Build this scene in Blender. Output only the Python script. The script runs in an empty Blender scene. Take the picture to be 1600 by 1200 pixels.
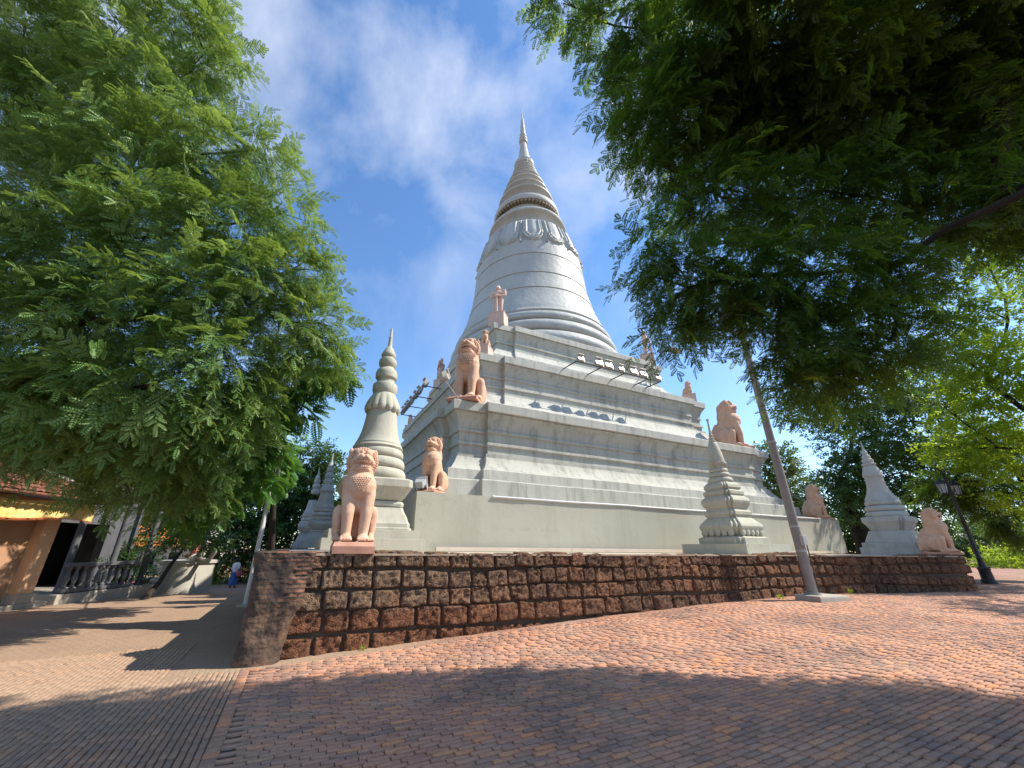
import bpy, bmesh, math, random
import numpy as np
from mathutils import Vector, Matrix, noise

SC = bpy.context.scene
COL = SC.collection
R = math.radians

# ------------------------------------------------------------------ camera
CX, CY, F, ROLL, HY = 760.0, 620.0, 600.0, 0.5, 858.0      # calibrated on the 1600x1200 photograph
_cr, _sr = math.cos(R(ROLL)), math.sin(R(ROLL))
def _uv(px, py):
    u = (px - CX) / F; v = (CY - py) / F
    return u * _cr - v * _sr, u * _sr + v * _cr
PITCH = -math.atan(_uv(800, HY)[1])
_cp, _sp = math.cos(PITCH), math.sin(PITCH)
cam_data = bpy.data.cameras.new('camera')
cam = bpy.data.objects.new('camera', cam_data)
COL.objects.link(cam)
_up0 = Vector((0, -_sp, _cp)); _x0 = Vector((1, 0, 0)); _fw = Vector((0, _cp, _sp))
_rt = _x0 * _cr + _up0 * _sr; _up = -_x0 * _sr + _up0 * _cr
M = Matrix((_rt, _up, -_fw)).transposed().to_4x4()
cam.matrix_world = M
cam_data.sensor_width = 36.0
cam_data.lens = F / 1600 * 36.0
cam_data.shift_x = (800 - CX) / 1600
cam_data.shift_y = (CY - 600) / 1600
cam_data.clip_start = 0.05
cam_data.clip_end = 3000
SC.camera = cam
SC.render.resolution_x, SC.render.resolution_y = 1024, 768

# ------------------------------------------------------------------ light
SUN_AZ, SUN_EL = 93.0, 47.0          # azimuth from -Y towards +X
sd = Vector((math.sin(R(SUN_AZ)) * math.cos(R(SUN_EL)), -math.cos(R(SUN_AZ)) * math.cos(R(SUN_EL)), math.sin(R(SUN_EL))))
sun_d = bpy.data.lights.new('sun', 'SUN'); sun_d.energy = 4.8; sun_d.angle = R(0.53); sun_d.color = (1.0, 0.935, 0.82)
sun = bpy.data.objects.new('sun', sun_d); COL.objects.link(sun)
sun.rotation_euler = sd.to_track_quat('Z', 'Y').to_euler()

world = bpy.data.worlds.new('World'); SC.world = world; world.use_nodes = True
def N(nt, t, **kw):
    n = nt.nodes.new(t)
    for k, v in kw.items():
        if k.startswith('i_'):
            n.inputs[k[2:].replace('_', ' ')].default_value = v
        else: setattr(n, k, v)
    return n
def L(nt, a, b): nt.links.new(a, b)
wt = world.node_tree; wt.nodes.clear()
sky = N(wt, 'ShaderNodeTexSky', sky_type='NISHITA', sun_disc=False)
sky.sun_elevation = R(SUN_EL); sky.sun_rotation = R(180 - SUN_AZ); sky.air_density = 1.0; sky.dust_density = 0.05; sky.ozone_density = 2.5
hs = N(wt, 'ShaderNodeHueSaturation'); hs.inputs['Saturation'].default_value = 1.14; hs.inputs['Hue'].default_value = 0.501; hs.inputs['Value'].default_value = 1.0
L(wt, sky.outputs[0], hs.inputs['Color'])
tc = N(wt, 'ShaderNodeTexCoord')
mp = N(wt, 'ShaderNodeMapping'); mp.inputs['Rotation'].default_value = (R(20), R(-38), R(15)); mp.inputs['Scale'].default_value = (1.3, 1.5, 0.62)
L(wt, tc.outputs['Generated'], mp.inputs[0])
cn = N(wt, 'ShaderNodeTexNoise'); cn.inputs['Scale'].default_value = 2.3; cn.inputs['Detail'].default_value = 10; cn.inputs['Roughness'].default_value = 0.56; cn.inputs['Distortion'].default_value = 0.25
L(wt, mp.outputs[0], cn.inputs['Vector'])
cr = N(wt, 'ShaderNodeMapRange'); cr.inputs['From Min'].default_value = 0.42; cr.inputs['From Max'].default_value = 0.80; cr.clamp = True
L(wt, cn.outputs[0], cr.inputs['Value'])
sx = N(wt, 'ShaderNodeSeparateXYZ'); L(wt, tc.outputs['Generated'], sx.inputs[0])
ce = N(wt, 'ShaderNodeMapRange'); ce.inputs['From Min'].default_value = 0.45; ce.inputs['From Max'].default_value = 0.95; ce.inputs['To Min'].default_value = 0.22; ce.inputs['To Max'].default_value = 1.0
L(wt, sx.outputs['Z'], ce.inputs['Value'])
cm = N(wt, 'ShaderNodeMath', operation='MULTIPLY'); L(wt, cr.outputs[0], cm.inputs[0]); L(wt, ce.outputs[0], cm.inputs[1])
cmx = N(wt, 'ShaderNodeMix', data_type='RGBA'); L(wt, cm.outputs[0], cmx.inputs[0]); L(wt, hs.outputs[0], cmx.inputs[6]); cmx.inputs[7].default_value = (4.7, 4.95, 5.5, 1)
bg = N(wt, 'ShaderNodeBackground'); bg.inputs['Strength'].default_value = 0.15; hs.inputs['Value'].default_value = 1.14
L(wt, cmx.outputs[2], bg.inputs[0])
wo = N(wt, 'ShaderNodeOutputWorld'); L(wt, bg.outputs[0], wo.inputs[0])

SC.view_settings.view_transform = 'Standard'; SC.view_settings.look = 'None'
SC.view_settings.gamma = 1.0; SC.view_settings.exposure = 0.65
SC.cycles.max_bounces = 7; SC.cycles.diffuse_bounces = 3; SC.cycles.glossy_bounces = 2
SC.cycles.transmission_bounces = 4; SC.cycles.transparent_max_bounces = 6
SC.cycles.caustics_reflective = False; SC.cycles.caustics_refractive = False
SC.cycles.use_denoising = True

# ------------------------------------------------------------------ measuring helpers (pixel + distance -> place)
def ray(px, py):
    u, v = _uv(px, py)
    return np.array([u, _cp - v * _sp, _sp + v * _cp])
def at(px, py, Y):
    r = ray(px, py); return r * (Y / r[1])
def ss(t):
    t = min(1.0, max(0.0, t)); return t * t * (3 - 2 * t)
def gz(x, y):
    return -1.6 + .3 * math.tanh(x / 8) + .18 * math.tanh(y / 12) - .55 * ss((y - 12) / 16) * ss((-x - 5) / 6)
def ground(px, py):
    r = ray(px, py); lo, hi = .3, 300.
    for _ in range(50):
        m = (lo + hi) / 2; p = m * r
        if p[2] < gz(p[0], p[1]): hi = m
        else: lo = m
    return lo * r
E1 = np.array([.9074, .4202]); E1 /= np.linalg.norm(E1); E2 = np.array([-E1[1], E1[0]])
CEN = np.array([3.55, 27.03]); ANG = math.atan2(E1[1], E1[0])
TZ = -0.10                                            # top of the terrace
def st(s, t, z=0.0):                                  # stupa axes -> world
    p = CEN + s * E1 + t * E2; return (p[0], p[1], z)

# ------------------------------------------------------------------ mesh helpers
def tag(o, label=None, cat=None, group=None, kind=None):
    if label: o['label'] = label
    if cat: o['category'] = cat
    if group: o['group'] = group
    if kind: o['kind'] = kind
    return o
def empty(name, loc, rz=0.0, scale=1.0):
    o = bpy.data.objects.new(name, None); COL.objects.link(o)
    o.location = loc; o.rotation_euler = (0, 0, rz); o.scale = (scale,) * 3
    o.empty_display_size = .2
    return o
def link(name, me, mat, parent=None):
    o = bpy.data.objects.new(name, me); COL.objects.link(o)
    if mat is not None and not me.materials:
        for m in (mat if isinstance(mat, (list, tuple)) else [mat]): me.materials.append(m)
    if parent is not None: o.parent = parent
    return o
def copy_tree(o, parent=None):
    c = o.copy(); COL.objects.link(c)
    if parent is not None: c.parent = parent
    for ch in list(o.children): copy_tree(ch, c)
    return c

class MB:
    def __init__(self): self.v = []; self.f = []
    def add(self, vs, fs):
        n = len(self.v); self.v.extend([tuple(map(float, p)) for p in vs]); self.f.extend([tuple(i + n for i in f) for f in fs])
    def box(self, c, d, rz=0.0, taper=1.0):
        x, y, z = [q / 2 for q in d]; vs = []
        for k, s in ((-1, 1.0), (1, taper)):
            for a, b in ((-1, -1), (1, -1), (1, 1), (-1, 1)):
                X, Y = a * x * s, b * y * s
                vs.append((c[0] + X * math.cos(rz) - Y * math.sin(rz), c[1] + X * math.sin(rz) + Y * math.cos(rz), c[2] + k * z))
        self.add(vs, [(3, 2, 1, 0), (4, 5, 6, 7), (0, 1, 5, 4), (1, 2, 6, 5), (2, 3, 7, 6), (3, 0, 4, 7)])
    def tube(self, pts, rad, n=8, caps=True):
        pts = [Vector(p) for p in pts]
        if not hasattr(rad, '__len__'): rad = [rad] * len(pts)
        rings = []
        up = Vector((0.013, 0.21, 0.97)).normalized()
        for i, p in enumerate(pts):
            d = (pts[min(i + 1, len(pts) - 1)] - pts[max(i - 1, 0)])
            d = d.normalized() if d.length > 1e-9 else Vector((0, 0, 1))
            a = d.cross(up)
            if a.length < .1: a = d.cross(Vector((1, 0, 0)))
            a.normalize(); b = a.cross(d)
            rings.append([p + (a * math.cos(2 * math.pi * k / n) + b * math.sin(2 * math.pi * k / n)) * rad[i] for k in range(n)])
        vs = [q for r in rings for q in r]; fs = []
        for i in range(len(pts) - 1):
            for k in range(n):
                fs.append((i * n + k, i * n + (k + 1) % n, (i + 1) * n + (k + 1) % n, (i + 1) * n + k))
        if caps:
            fs.append(tuple(range(n))[::-1]); fs.append(tuple((len(pts) - 1) * n + k for k in range(n)))
        self.add(vs, fs)
    def rings(self, rs, close=True, cap0=True, cap1=True):
        n = len(rs[0]); vs = [q for r in rs for q in r]; fs = []
        for i in range(len(rs) - 1):
            for k in range(n if close else n - 1):
                fs.append((i * n + k, i * n + (k + 1) % n, (i + 1) * n + (k + 1) % n, (i + 1) * n + k))
        if cap0: fs.append(tuple(range(n))[::-1])
        if cap1: fs.append(tuple((len(rs) - 1) * n + k for k in range(n)))
        self.add(vs, fs)
    def lathe(self, prof, n=48, c=(0, 0, 0), cap0=True, cap1=True, wob=0.0):
        rs = []
        for r, z in prof:
            ring = []
            for k in range(n):
                a = 2 * math.pi * k / n
                rr = r
                if wob: rr = r * (1 + wob * noise.noise((math.cos(a) * 2 + 7, math.sin(a) * 2, z * .8)))
                ring.append((c[0] + rr * math.cos(a), c[1] + rr * math.sin(a), c[2] + z))
            rs.append(ring)
        self.rings(rs, True, cap0, cap1)
    def build(self, name, mat, parent=None, smooth=True, angle=0.6, bevel=0.0):
        me = bpy.data.meshes.new(name); me.from_pydata(self.v, [], self.f)
        bm = bmesh.new(); bm.from_mesh(me)
        bmesh.ops.recalc_face_normals(bm, faces=bm.faces)
        for f in bm.faces: f.smooth = smooth
        if smooth:
            for e in bm.edges:
                if len(e.link_faces) == 2 and e.calc_face_angle(0) > angle: e.smooth = False
        bm.to_mesh(me); bm.free()
        o = link(name, me, mat, parent)
        if bevel:
            b = o.modifiers.new('bevel', 'BEVEL'); b.width = bevel; b.segments = 2; b.limit_method = 'ANGLE'; b.angle_limit = R(40)
        return o

def mesh_np(name, verts, quads, mat, parent=None, smooth=False):
    verts = np.ascontiguousarray(verts, dtype=np.float32).reshape(-1, 3); quads = np.ascontiguousarray(quads, dtype=np.int32).reshape(-1, 4)
    me = bpy.data.meshes.new(name)
    me.vertices.add(len(verts)); me.vertices.foreach_set('co', verts.ravel())
    me.loops.add(quads.size); me.loops.foreach_set('vertex_index', quads.ravel())
    me.polygons.add(len(quads)); me.polygons.foreach_set('loop_start', np.arange(0, quads.size, 4, dtype=np.int32))
    me.polygons.foreach_set('loop_total', np.full(len(quads), 4, dtype=np.int32))
    if smooth: me.polygons.foreach_set('use_smooth', np.ones(len(quads), dtype=bool))
    me.update(calc_edges=True)
    return link(name, me, mat, parent)

# remeshed union of soft solids: one continuous carved body
def ell(c, r, rot=None, n=16):
    vs = []; fs = []
    Rm = Matrix.Identity(3) if rot is None else Matrix.Rotation(rot[1], 3, rot[0])
    m = n // 2
    for i in range(m + 1):
        t = math.pi * i / m
        for k in range(n):
            a = 2 * math.pi * k / n
            p = Rm @ Vector((r[0] * math.sin(t) * math.cos(a), r[1] * math.sin(t) * math.sin(a), r[2] * math.cos(t)))
            vs.append((p.x + c[0], p.y + c[1], p.z + c[2]))
    for i in range(m):
        for k in range(n): fs.append((i * n + k, (i + 1) * n + k, (i + 1) * n + (k + 1) % n, i * n + (k + 1) % n))
    return vs, fs
def cap(p0, r0, p1, r1, n=12):
    p0 = Vector(p0); p1 = Vector(p1); ax = (p1 - p0).normalized(); q = ax.to_track_quat('Z', 'Y').to_matrix(); ln = (p1 - p0).length
    prof = [(r0 * math.cos(a), -r0 * math.sin(a)) for a in np.linspace(math.pi / 2, 0, 5)] + [(r1 * math.cos(a), ln + r1 * math.sin(a)) for a in np.linspace(0, math.pi / 2, 5)]
    vs = []; fs = []
    for r, z in prof:
        for k in range(n):
            a = 2 * math.pi * k / n; v = q @ Vector((r * math.cos(a), r * math.sin(a), z)) + p0; vs.append(v)
    for i in range(len(prof) - 1):
        for k in range(n): fs.append((i * n + k, i * n + (k + 1) % n, (i + 1) * n + (k + 1) % n, (i + 1) * n + k))
    return vs, fs
def fuse(name, solids, voxel, mat, parent=None, smooth_it=4):
    mb = MB()
    for vs, fs in solids: mb.add(vs, fs)
    me = bpy.data.meshes.new('tmp'); me.from_pydata(mb.v, [], mb.f)
    bm = bmesh.new(); bm.from_mesh(me); bmesh.ops.remove_doubles(bm, verts=bm.verts, dist=1e-5); bmesh.ops.recalc_face_normals(bm, faces=bm.faces); bm.to_mesh(me); bm.free()
    o = bpy.data.objects.new('tmp', me); COL.objects.link(o)
    m = o.modifiers.new('r', 'REMESH'); m.mode = 'VOXEL'; m.voxel_size = voxel
    s = o.modifiers.new('s', 'SMOOTH'); s.iterations = smooth_it; s.factor = .5
    dg = bpy.context.evaluated_depsgraph_get()
    me2 = bpy.data.meshes.new_from_object(o.evaluated_get(dg)); me2.name = name
    bpy.data.objects.remove(o); bpy.data.meshes.remove(me)
    me2.polygons.foreach_set('use_smooth', np.ones(len(me2.polygons), dtype=bool))
    return link(name, me2, mat, parent)

# ------------------------------------------------------------------ materials
def new_mat(name):
    m = bpy.data.materials.new(name); m.use_nodes = True; nt = m.node_tree
    b = nt.nodes['Principled BSDF']; return m, nt, b
def coord(nt, which='Object', scale=(1, 1, 1), rot=(0, 0, 0)):
    t = N(nt, 'ShaderNodeTexCoord'); mpn = N(nt, 'ShaderNodeMapping'); mpn.inputs['Scale'].default_value = scale; mpn.inputs['Rotation'].default_value = rot
    L(nt, t.outputs[which], mpn.inputs[0]); return mpn.outputs[0]
def nz(nt, vec, scale, detail=6, rough=.6, dist=0.0):
    n = N(nt, 'ShaderNodeTexNoise'); n.inputs['Scale'].default_value = scale; n.inputs['Detail'].default_value = detail; n.inputs['Roughness'].default_value = rough; n.inputs['Distortion'].default_value = dist
    L(nt, vec, n.inputs['Vector']); return n.outputs[0]
def rng_(nt, val, a, b, c=0.0, d=1.0):
    n = N(nt, 'ShaderNodeMapRange'); n.clamp = True
    for k, v in (('From Min', a), ('From Max', b), ('To Min', c), ('To Max', d)): n.inputs[k].default_value = v
    L(nt, val, n.inputs['Value']); return n.outputs[0]
def mix(nt, fac, a, b, bt='MIX'):
    n = N(nt, 'ShaderNodeMix', data_type='RGBA', blend_type=bt)
    for s, v in ((0, fac), (6, a), (7, b)):
        if isinstance(v, (int, float)): n.inputs[s].default_value = v
        elif isinstance(v, tuple): n.inputs[s].default_value = (*v, 1) if len(v) == 3 else v
        else: L(nt, v, n.inputs[s])
    return n.outputs[2]
def math_(nt, op, a, b=0.0):
    n = N(nt, 'ShaderNodeMath', operation=op)
    for i, v in enumerate((a, b)):
        if isinstance(v, (int, float)): n.inputs[i].default_value = v
        else: L(nt, v, n.inputs[i])
    return n.outputs[0]
def bump(nt, b, h, strength=.4, dist=.02):
    n = N(nt, 'ShaderNodeBump'); n.inputs['Strength'].default_value = strength; n.inputs['Distance'].default_value = dist
    L(nt, h, n.inputs['Height']); L(nt, n.outputs[0], b.inputs['Normal'])

def paint(name, c1, c2, scale=1.2, rough=.7, streak=None, speck=None, bs=.25, bd=.02, bscale=18, spec=.35):
    m, nt, b = new_mat(name); v = coord(nt)
    col = mix(nt, rng_(nt, nz(nt, v, scale, 7, .62), .3, .72), c1, c2)
    if streak:
        v2 = coord(nt, scale=(1, 1, .12)); sfac = rng_(nt, nz(nt, v2, streak[1], 6, .7), streak[2], streak[3])
        col = mix(nt, math_(nt, 'MULTIPLY', sfac, streak[4]), col, streak[0])
    if speck:
        col = mix(nt, math_(nt, 'MULTIPLY', rng_(nt, nz(nt, v, speck[1], 4, .7), speck[2], speck[2] + .12), speck[3]), col, speck[0])
    L(nt, col, b.inputs['Base Color']); b.inputs['Roughness'].default_value = rough
    b.inputs['Specular IOR Level'].default_value = spec
    bump(nt, b, math_(nt, 'ADD', nz(nt, v, bscale, 8, .65), nz(nt, v, bscale * .12, 3, .5)), bs, bd)
    return m

M_render = paint('aged_grey_render', (.40, .395, .345), (.47, .465, .41), .7, .8, streak=((.13, .13, .115), 2.9, .48, .76, .72), speck=((.22, .20, .15), 7, .63, .45), bs=.22, bd=.03, bscale=7)
M_base = paint('plinth_render', (.365, .35, .285), (.43, .415, .345), .5, .85, streak=((.25, .24, .19), 1.1, .48, .8, .5), speck=((.27, .23, .16), 3, .60, .4), bs=.25, bd=.03, bscale=5)
M_bell = paint('silver_grey_bell_paint', (.36, .37, .345), (.42, .43, .405), .5, .52, streak=((.25, .265, .25), 1.1, .5, .78, .5), speck=((.22, .22, .20), 3, .66, .3), bs=.5, bd=.08, bscale=2.4, spec=.28)
M_small = paint('small_stupa_render', (.40, .38, .30), (.465, .445, .365), 1.4, .8, streak=((.17, .17, .15), 3.0, .50, .8, .6), speck=((.33, .28, .2), 12, .66, .35), bs=.25, bd=.015, bscale=16)
M_grey = paint('weathered_grey_render', (.36, .36, .34), (.46, .46, .43), 1.4, .85, streak=((.18, .18, .17), 2.5, .48, .75, .6), bs=.3, bd=.015, bscale=14)
M_lion = paint('pink_painted_stone', (.55, .32, .21), (.69, .445, .31), 4.5, .8, streak=((.33, .19, .13), 6, .52, .78, .55), speck=((.25, .14, .10), 14, .60, .5), bs=.55, bd=.014, bscale=34)
M_liond = paint('pink_stone_plinth', (.46, .22, .15), (.56, .30, .21), 4.0, .8, streak=((.30, .14, .10), 5, .52, .75, .5), bs=.35, bd=.01, bscale=30)
M_guard = paint('pale_pink_statue', (.60, .40, .32), (.66, .46, .38), 3, .8, streak=((.38, .24, .19), 4, .52, .8, .4), bs=.2, bd=.01)
M_dentil = paint('brown_brick_soffit', (.20, .16, .11), (.30, .255, .19), 3, .9, bs=.3)
M_conc = paint('old_concrete', (.34, .30, .25), (.44, .40, .34), 2.5, .9, streak=((.22, .19, .16), 4, .5, .8, .4), bs=.4, bd=.01, bscale=30)
M_terr = paint('terrace_screed', (.50, .42, .34), (.60, .52, .43), .8, .9, bs=.3)
M_steel = paint('galvanised_steel', (.33, .33, .33), (.42, .42, .41), 6, .5, bs=.05)
M_pole = paint('weathered_grey_pole_paint', (.20, .18, .165), (.27, .245, .225), 5, .6, streak=((.12, .10, .09), 6, .5, .8, .4), bs=.1)
M_white = paint('white_pole_paint', (.55, .55, .54), (.64, .64, .62), 4, .5, streak=((.35, .32, .28), 5, .58, .8, .4), bs=.05)
M_black = paint('black_iron', (.018, .017, .02), (.03, .028, .032), 8, .45, bs=.1, bd=.004)
M_glass = None
def glass_mat():
    m, nt, b = new_mat('pale_lantern_glass'); b.inputs['Base Color'].default_value = (.62, .64, .66, 1); b.inputs['Roughness'].default_value = .15
    b.inputs['Transmission Weight'].default_value = .55
    return m
M_glass = glass_mat()
M_lens = paint('dusty_lens', (.32, .32, .31), (.40, .40, .38), 6, .35)
M_lamp = paint('floodlight_casing', (.42, .39, .35), (.52, .48, .43), 8, .45, bs=.05)
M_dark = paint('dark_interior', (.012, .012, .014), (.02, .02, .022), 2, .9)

def laterite():
    m, nt, b = new_mat('laterite'); v = coord(nt)
    geo = N(nt, 'ShaderNodeNewGeometry'); isl = geo.outputs['Random Per Island']
    c = mix(nt, rng_(nt, nz(nt, v, 1.1, 4, .6), .38, .62), (.17, .09, .056), (.32, .155, .088))
    c = mix(nt, rng_(nt, isl, .1, .9, 0, .6), c, (.12, .075, .058))
    sp = N(nt, 'ShaderNodeSeparateXYZ'); L(nt, v, sp.inputs[0])
    # paler lichen-bleached stones near the left end, upper courses
    pale = math_(nt, 'MULTIPLY', rng_(nt, sp.outputs['X'], 5.5, 1.5), rng_(nt, sp.outputs['Z'], -1.05, -.85))
    pale = math_(nt, 'MULTIPLY', pale, rng_(nt, nz(nt, v, 2.3, 6, .6), .36, .55, .25, .85))
    c = mix(nt, pale, c, (.30, .20, .13))
    red = math_(nt, 'MULTIPLY', rng_(nt, sp.outputs['Z'], -.95, -1.1), rng_(nt, sp.outputs['X'], 7, 3))
    c = mix(nt, math_(nt, 'MULTIPLY', red, .6), c, (.27, .105, .05))
    vo = N(nt, 'ShaderNodeTexVoronoi'); vo.inputs['Scale'].default_value = 34; L(nt, v, vo.inputs['Vector'])
    pit = rng_(nt, vo.outputs['Distance'], .05, .55)
    n2 = nz(nt, v, 16, 8, .75)
    c = mix(nt, math_(nt, 'MULTIPLY', rng_(nt, n2, .53, .38), .9), c, (.022, .014, .011))
    c = mix(nt, math_(nt, 'MULTIPLY', rng_(nt, n2, .55, .70), .6), c, (.36, .22, .13))
    L(nt, c, b.inputs['Base Color']); b.inputs['Roughness'].default_value = .95; b.inputs['Specular IOR Level'].default_value = .15
    h = math_(nt, 'ADD', math_(nt, 'MULTIPLY', pit, .4), math_(nt, 'MULTIPLY', n2, 1.3))
    bump(nt, b, h, .9, .06); return m
M_lat = laterite()
M_earth = paint('dusty_earth', (.26, .19, .13), (.38, .29, .21), 3, .95, bs=.5)
M_mortar = paint('earth_mortar', (.06, .042, .032), (.11, .078, .056), 5, .95, bs=.5, bd=.02)

def pier_mat():
    m, nt, b = new_mat('plastered_brick'); v = coord(nt)
    v0 = coord(nt, rot=(R(90), 0, 0))
    br = N(nt, 'ShaderNodeTexBrick'); br.inputs['Scale'].default_value = 1; br.inputs['Brick Width'].default_value = .2; br.inputs['Row Height'].default_value = .062; br.inputs['Mortar Size'].default_value = .012
    br.inputs['Color1'].default_value = (.24, .10, .055, 1); br.inputs['Color2'].default_value = (.11, .06, .04, 1); br.inputs['Mortar'].default_value = (.06, .045, .035, 1)
    wv = N(nt, 'ShaderNodeMix', data_type='VECTOR'); wn = N(nt, 'ShaderNodeTexNoise'); wn.inputs['Scale'].default_value = 4; L(nt, v0, wn.inputs['Vector'])
    wv.inputs[0].default_value = .06; L(nt, v0, wv.inputs[4]); L(nt, wn.outputs['Color'], wv.inputs[5]); L(nt, wv.outputs[1], br.inputs['Vector'])
    sp = N(nt, 'ShaderNodeSeparateXYZ'); L(nt, v, sp.inputs[0])
    pl = rng_(nt, math_(nt, 'ADD', nz(nt, v, 2.2, 6, .6), rng_(nt, sp.outputs['Z'], -.6, -1.5, 0, .3)), .50, .62)
    c = mix(nt, pl, br.outputs[0], (.15, .085, .052))
    c = mix(nt, math_(nt, 'MULTIPLY', rng_(nt, nz(nt, v, 2.4, 7, .7), .44, .60), .88), c, (.030, .022, .018))
    L(nt, c, b.inputs['Base Color']); b.inputs['Roughness'].default_value = .92
    h = math_(nt, 'ADD', math_(nt, 'MULTIPLY', br.outputs['Fac'], -.5), nz(nt, v, 9, 8, .7)); bump(nt, b, h, .8, .035); return m
M_pier = pier_mat()

def paving():
    m, nt, b = new_mat('brick_paving')
    t = N(nt, 'ShaderNodeTexCoord'); v = t.outputs['Object']
    sp = N(nt, 'ShaderNodeSeparateXYZ'); L(nt, v, sp.inputs[0]); S_, T_ = sp.outputs['X'], sp.outputs['Y']
    wn = N(nt, 'ShaderNodeTexNoise'); wn.inputs['Scale'].default_value = 2.2; wn.inputs['Detail'].default_value = 4; L(nt, v, wn.inputs['Vector'])
    sub = N(nt, 'ShaderNodeVectorMath', operation='SUBTRACT'); L(nt, wn.outputs['Color'], sub.inputs[0]); sub.inputs[1].default_value = (.5, .5, .5)
    scl = N(nt, 'ShaderNodeVectorMath', operation='SCALE'); L(nt, sub.outputs[0], scl.inputs[0]); scl.inputs['Scale'].default_value = .07
    add = N(nt, 'ShaderNodeVectorMath', operation='ADD'); L(nt, v, add.inputs[0]); L(nt, scl.outputs[0], add.inputs[1]); vw = add.outputs[0]
    def brick(vec, w, h, c1, c2, mo, ms):
        br = N(nt, 'ShaderNodeTexBrick'); br.inputs['Scale'].default_value = 1; br.inputs['Brick Width'].default_value = w; br.inputs['Row Height'].default_value = h
        br.inputs['Mortar Size'].default_value = ms; br.inputs['Mortar Smooth'].default_value = .25; br.inputs['Bias'].default_value = .0
        br.inputs['Color1'].default_value = (*c1, 1); br.inputs['Color2'].default_value = (*c2, 1); br.inputs['Mortar'].default_value = (*mo, 1)
        L(nt, vec, br.inputs['Vector']); return br
    bA = brick(vw, .25, .078, (.56, .27, .165), (.36, .215, .165), (.10, .068, .052), .010)
    rot = N(nt, 'ShaderNodeMapping'); rot.inputs['Rotation'].default_value = (0, 0, R(90)); L(nt, vw, rot.inputs[0])
    bB = brick(rot.outputs[0], .25, .078, (.46, .22, .13), (.27, .19, .15), (.10, .08, .065), .010)
    left = rng_(nt, S_, -.405, -.395, 1, 0)
    border = math_(nt, 'MULTIPLY', rng_(nt, S_, -.405, -.400), rng_(nt, S_, -.295, -.290, 1, 0))
    bC = brick(rot.outputs[0], .24, .13, (.34, .13, .07), (.24, .12, .08), (.07, .05, .04), .012)
    cA = bA.outputs[0]
    # worn, darker, mossy patches
    moss = rng_(nt, math_(nt, 'ADD', nz(nt, v, .55, 6, .65), rng_(nt, T_, 7.0, 2.0, -.06, .16)), .50, .66)
    cA = mix(nt, math_(nt, 'MULTIPLY', moss, .5), cA, (.17, .135, .125))
    dustA = rng_(nt, nz(nt, v, .8, 6, .65), .46, .68)
    cA = mix(nt, math_(nt, 'MULTIPLY', dustA, .42), cA, (.60, .42, .30))
    cB = bB.outputs[0]
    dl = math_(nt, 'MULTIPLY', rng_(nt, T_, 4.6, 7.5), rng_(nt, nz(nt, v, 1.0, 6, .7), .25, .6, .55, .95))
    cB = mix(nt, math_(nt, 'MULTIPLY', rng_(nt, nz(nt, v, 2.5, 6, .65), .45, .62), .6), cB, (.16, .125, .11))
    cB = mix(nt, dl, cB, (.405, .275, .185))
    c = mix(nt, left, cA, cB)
    c = mix(nt, border, c, bC.outputs[0])
    # cement skirt along the foot of the wall and a cement patch to the right
    sk = math_(nt, 'MULTIPLY', rng_(nt, math_(nt, 'ADD', T_, math_(nt, 'MULTIPLY', wn.outputs[0], .30)), 7.52, 7.58), rng_(nt, S_, 3.2, 1.2))
    sk = math_(nt, 'MULTIPLY', sk, rng_(nt, S_, -1.2, -.9)); sk = math_(nt, 'MULTIPLY', sk, rng_(nt, T_, 8.6, 8.3))
    c = mix(nt, math_(nt, 'MULTIPLY', sk, .8), c, (.40, .29, .19))
    def blob(s0, t0, a, bb):
        xx = math_(nt, 'DIVIDE', math_(nt, 'SUBTRACT', S_, s0), a); yy = math_(nt, 'DIVIDE', math_(nt, 'SUBTRACT', T_, t0), bb)
        d = math_(nt, 'ADD', math_(nt, 'POWER', math_(nt, 'ABSOLUTE', xx), 2.0), math_(nt, 'POWER', math_(nt, 'ABSOLUTE', yy), 2.0))
        return rng_(nt, math_(nt, 'ADD', d, math_(nt, 'MULTIPLY', wn.outputs[0], 1.2)), 1.7, 1.2)
    for bl in ((7.0, 6.9, .55, .16), (12.0, 5.6, 1.7, .55), (9.9, 6.9, .9, .3)):
        c = mix(nt, math_(nt, 'MULTIPLY', math_(nt, 'MULTIPLY', blob(*bl), .5), rng_(nt, nz(nt, v, 3.5, 6, .7), .35, .6, .3, 1)), c, (.40, .33, .25))
    near = math_(nt, 'MULTIPLY', rng_(nt, T_, 7.28, 7.26, 0, 1), rng_(nt, math_(nt, 'ADD', math_(nt, 'MULTIPLY', S_, S_), math_(nt, 'MULTIPLY', T_, T_)), 390, 385, 0, 1))
    near = math_(nt, 'MULTIPLY', near, math_(nt, 'MULTIPLY', rng_(nt, S_, -8.9, -8.8, 0, 1), rng_(nt, S_, 18.9, 18.8, 0, 1)))
    c = mix(nt, near, c, mix(nt, rng_(nt, nz(nt, v, 3, 5, .6), .4, .65), mix(nt, math_(nt, 'MULTIPLY', left, rng_(nt, T_, 4.4, 6.0)), (.055, .042, .034), (.25, .175, .12)), mix(nt, math_(nt, 'MULTIPLY', left, rng_(nt, T_, 4.4, 6.0)), (.13, .095, .07), (.33, .23, .155))))
    fine = nz(nt, v, 26, 6, .7)
    c = mix(nt, rng_(nt, fine, .42, .7, 0, .6), c, mix(nt, .6, c, (.08, .055, .045)))
    L(nt, c, b.inputs['Base Color']); b.inputs['Roughness'].default_value = .88; b.inputs['Specular IOR Level'].default_value = .22
    fa = mix(nt, left, bA.outputs['Fac'], bB.outputs['Fac'])
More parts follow.
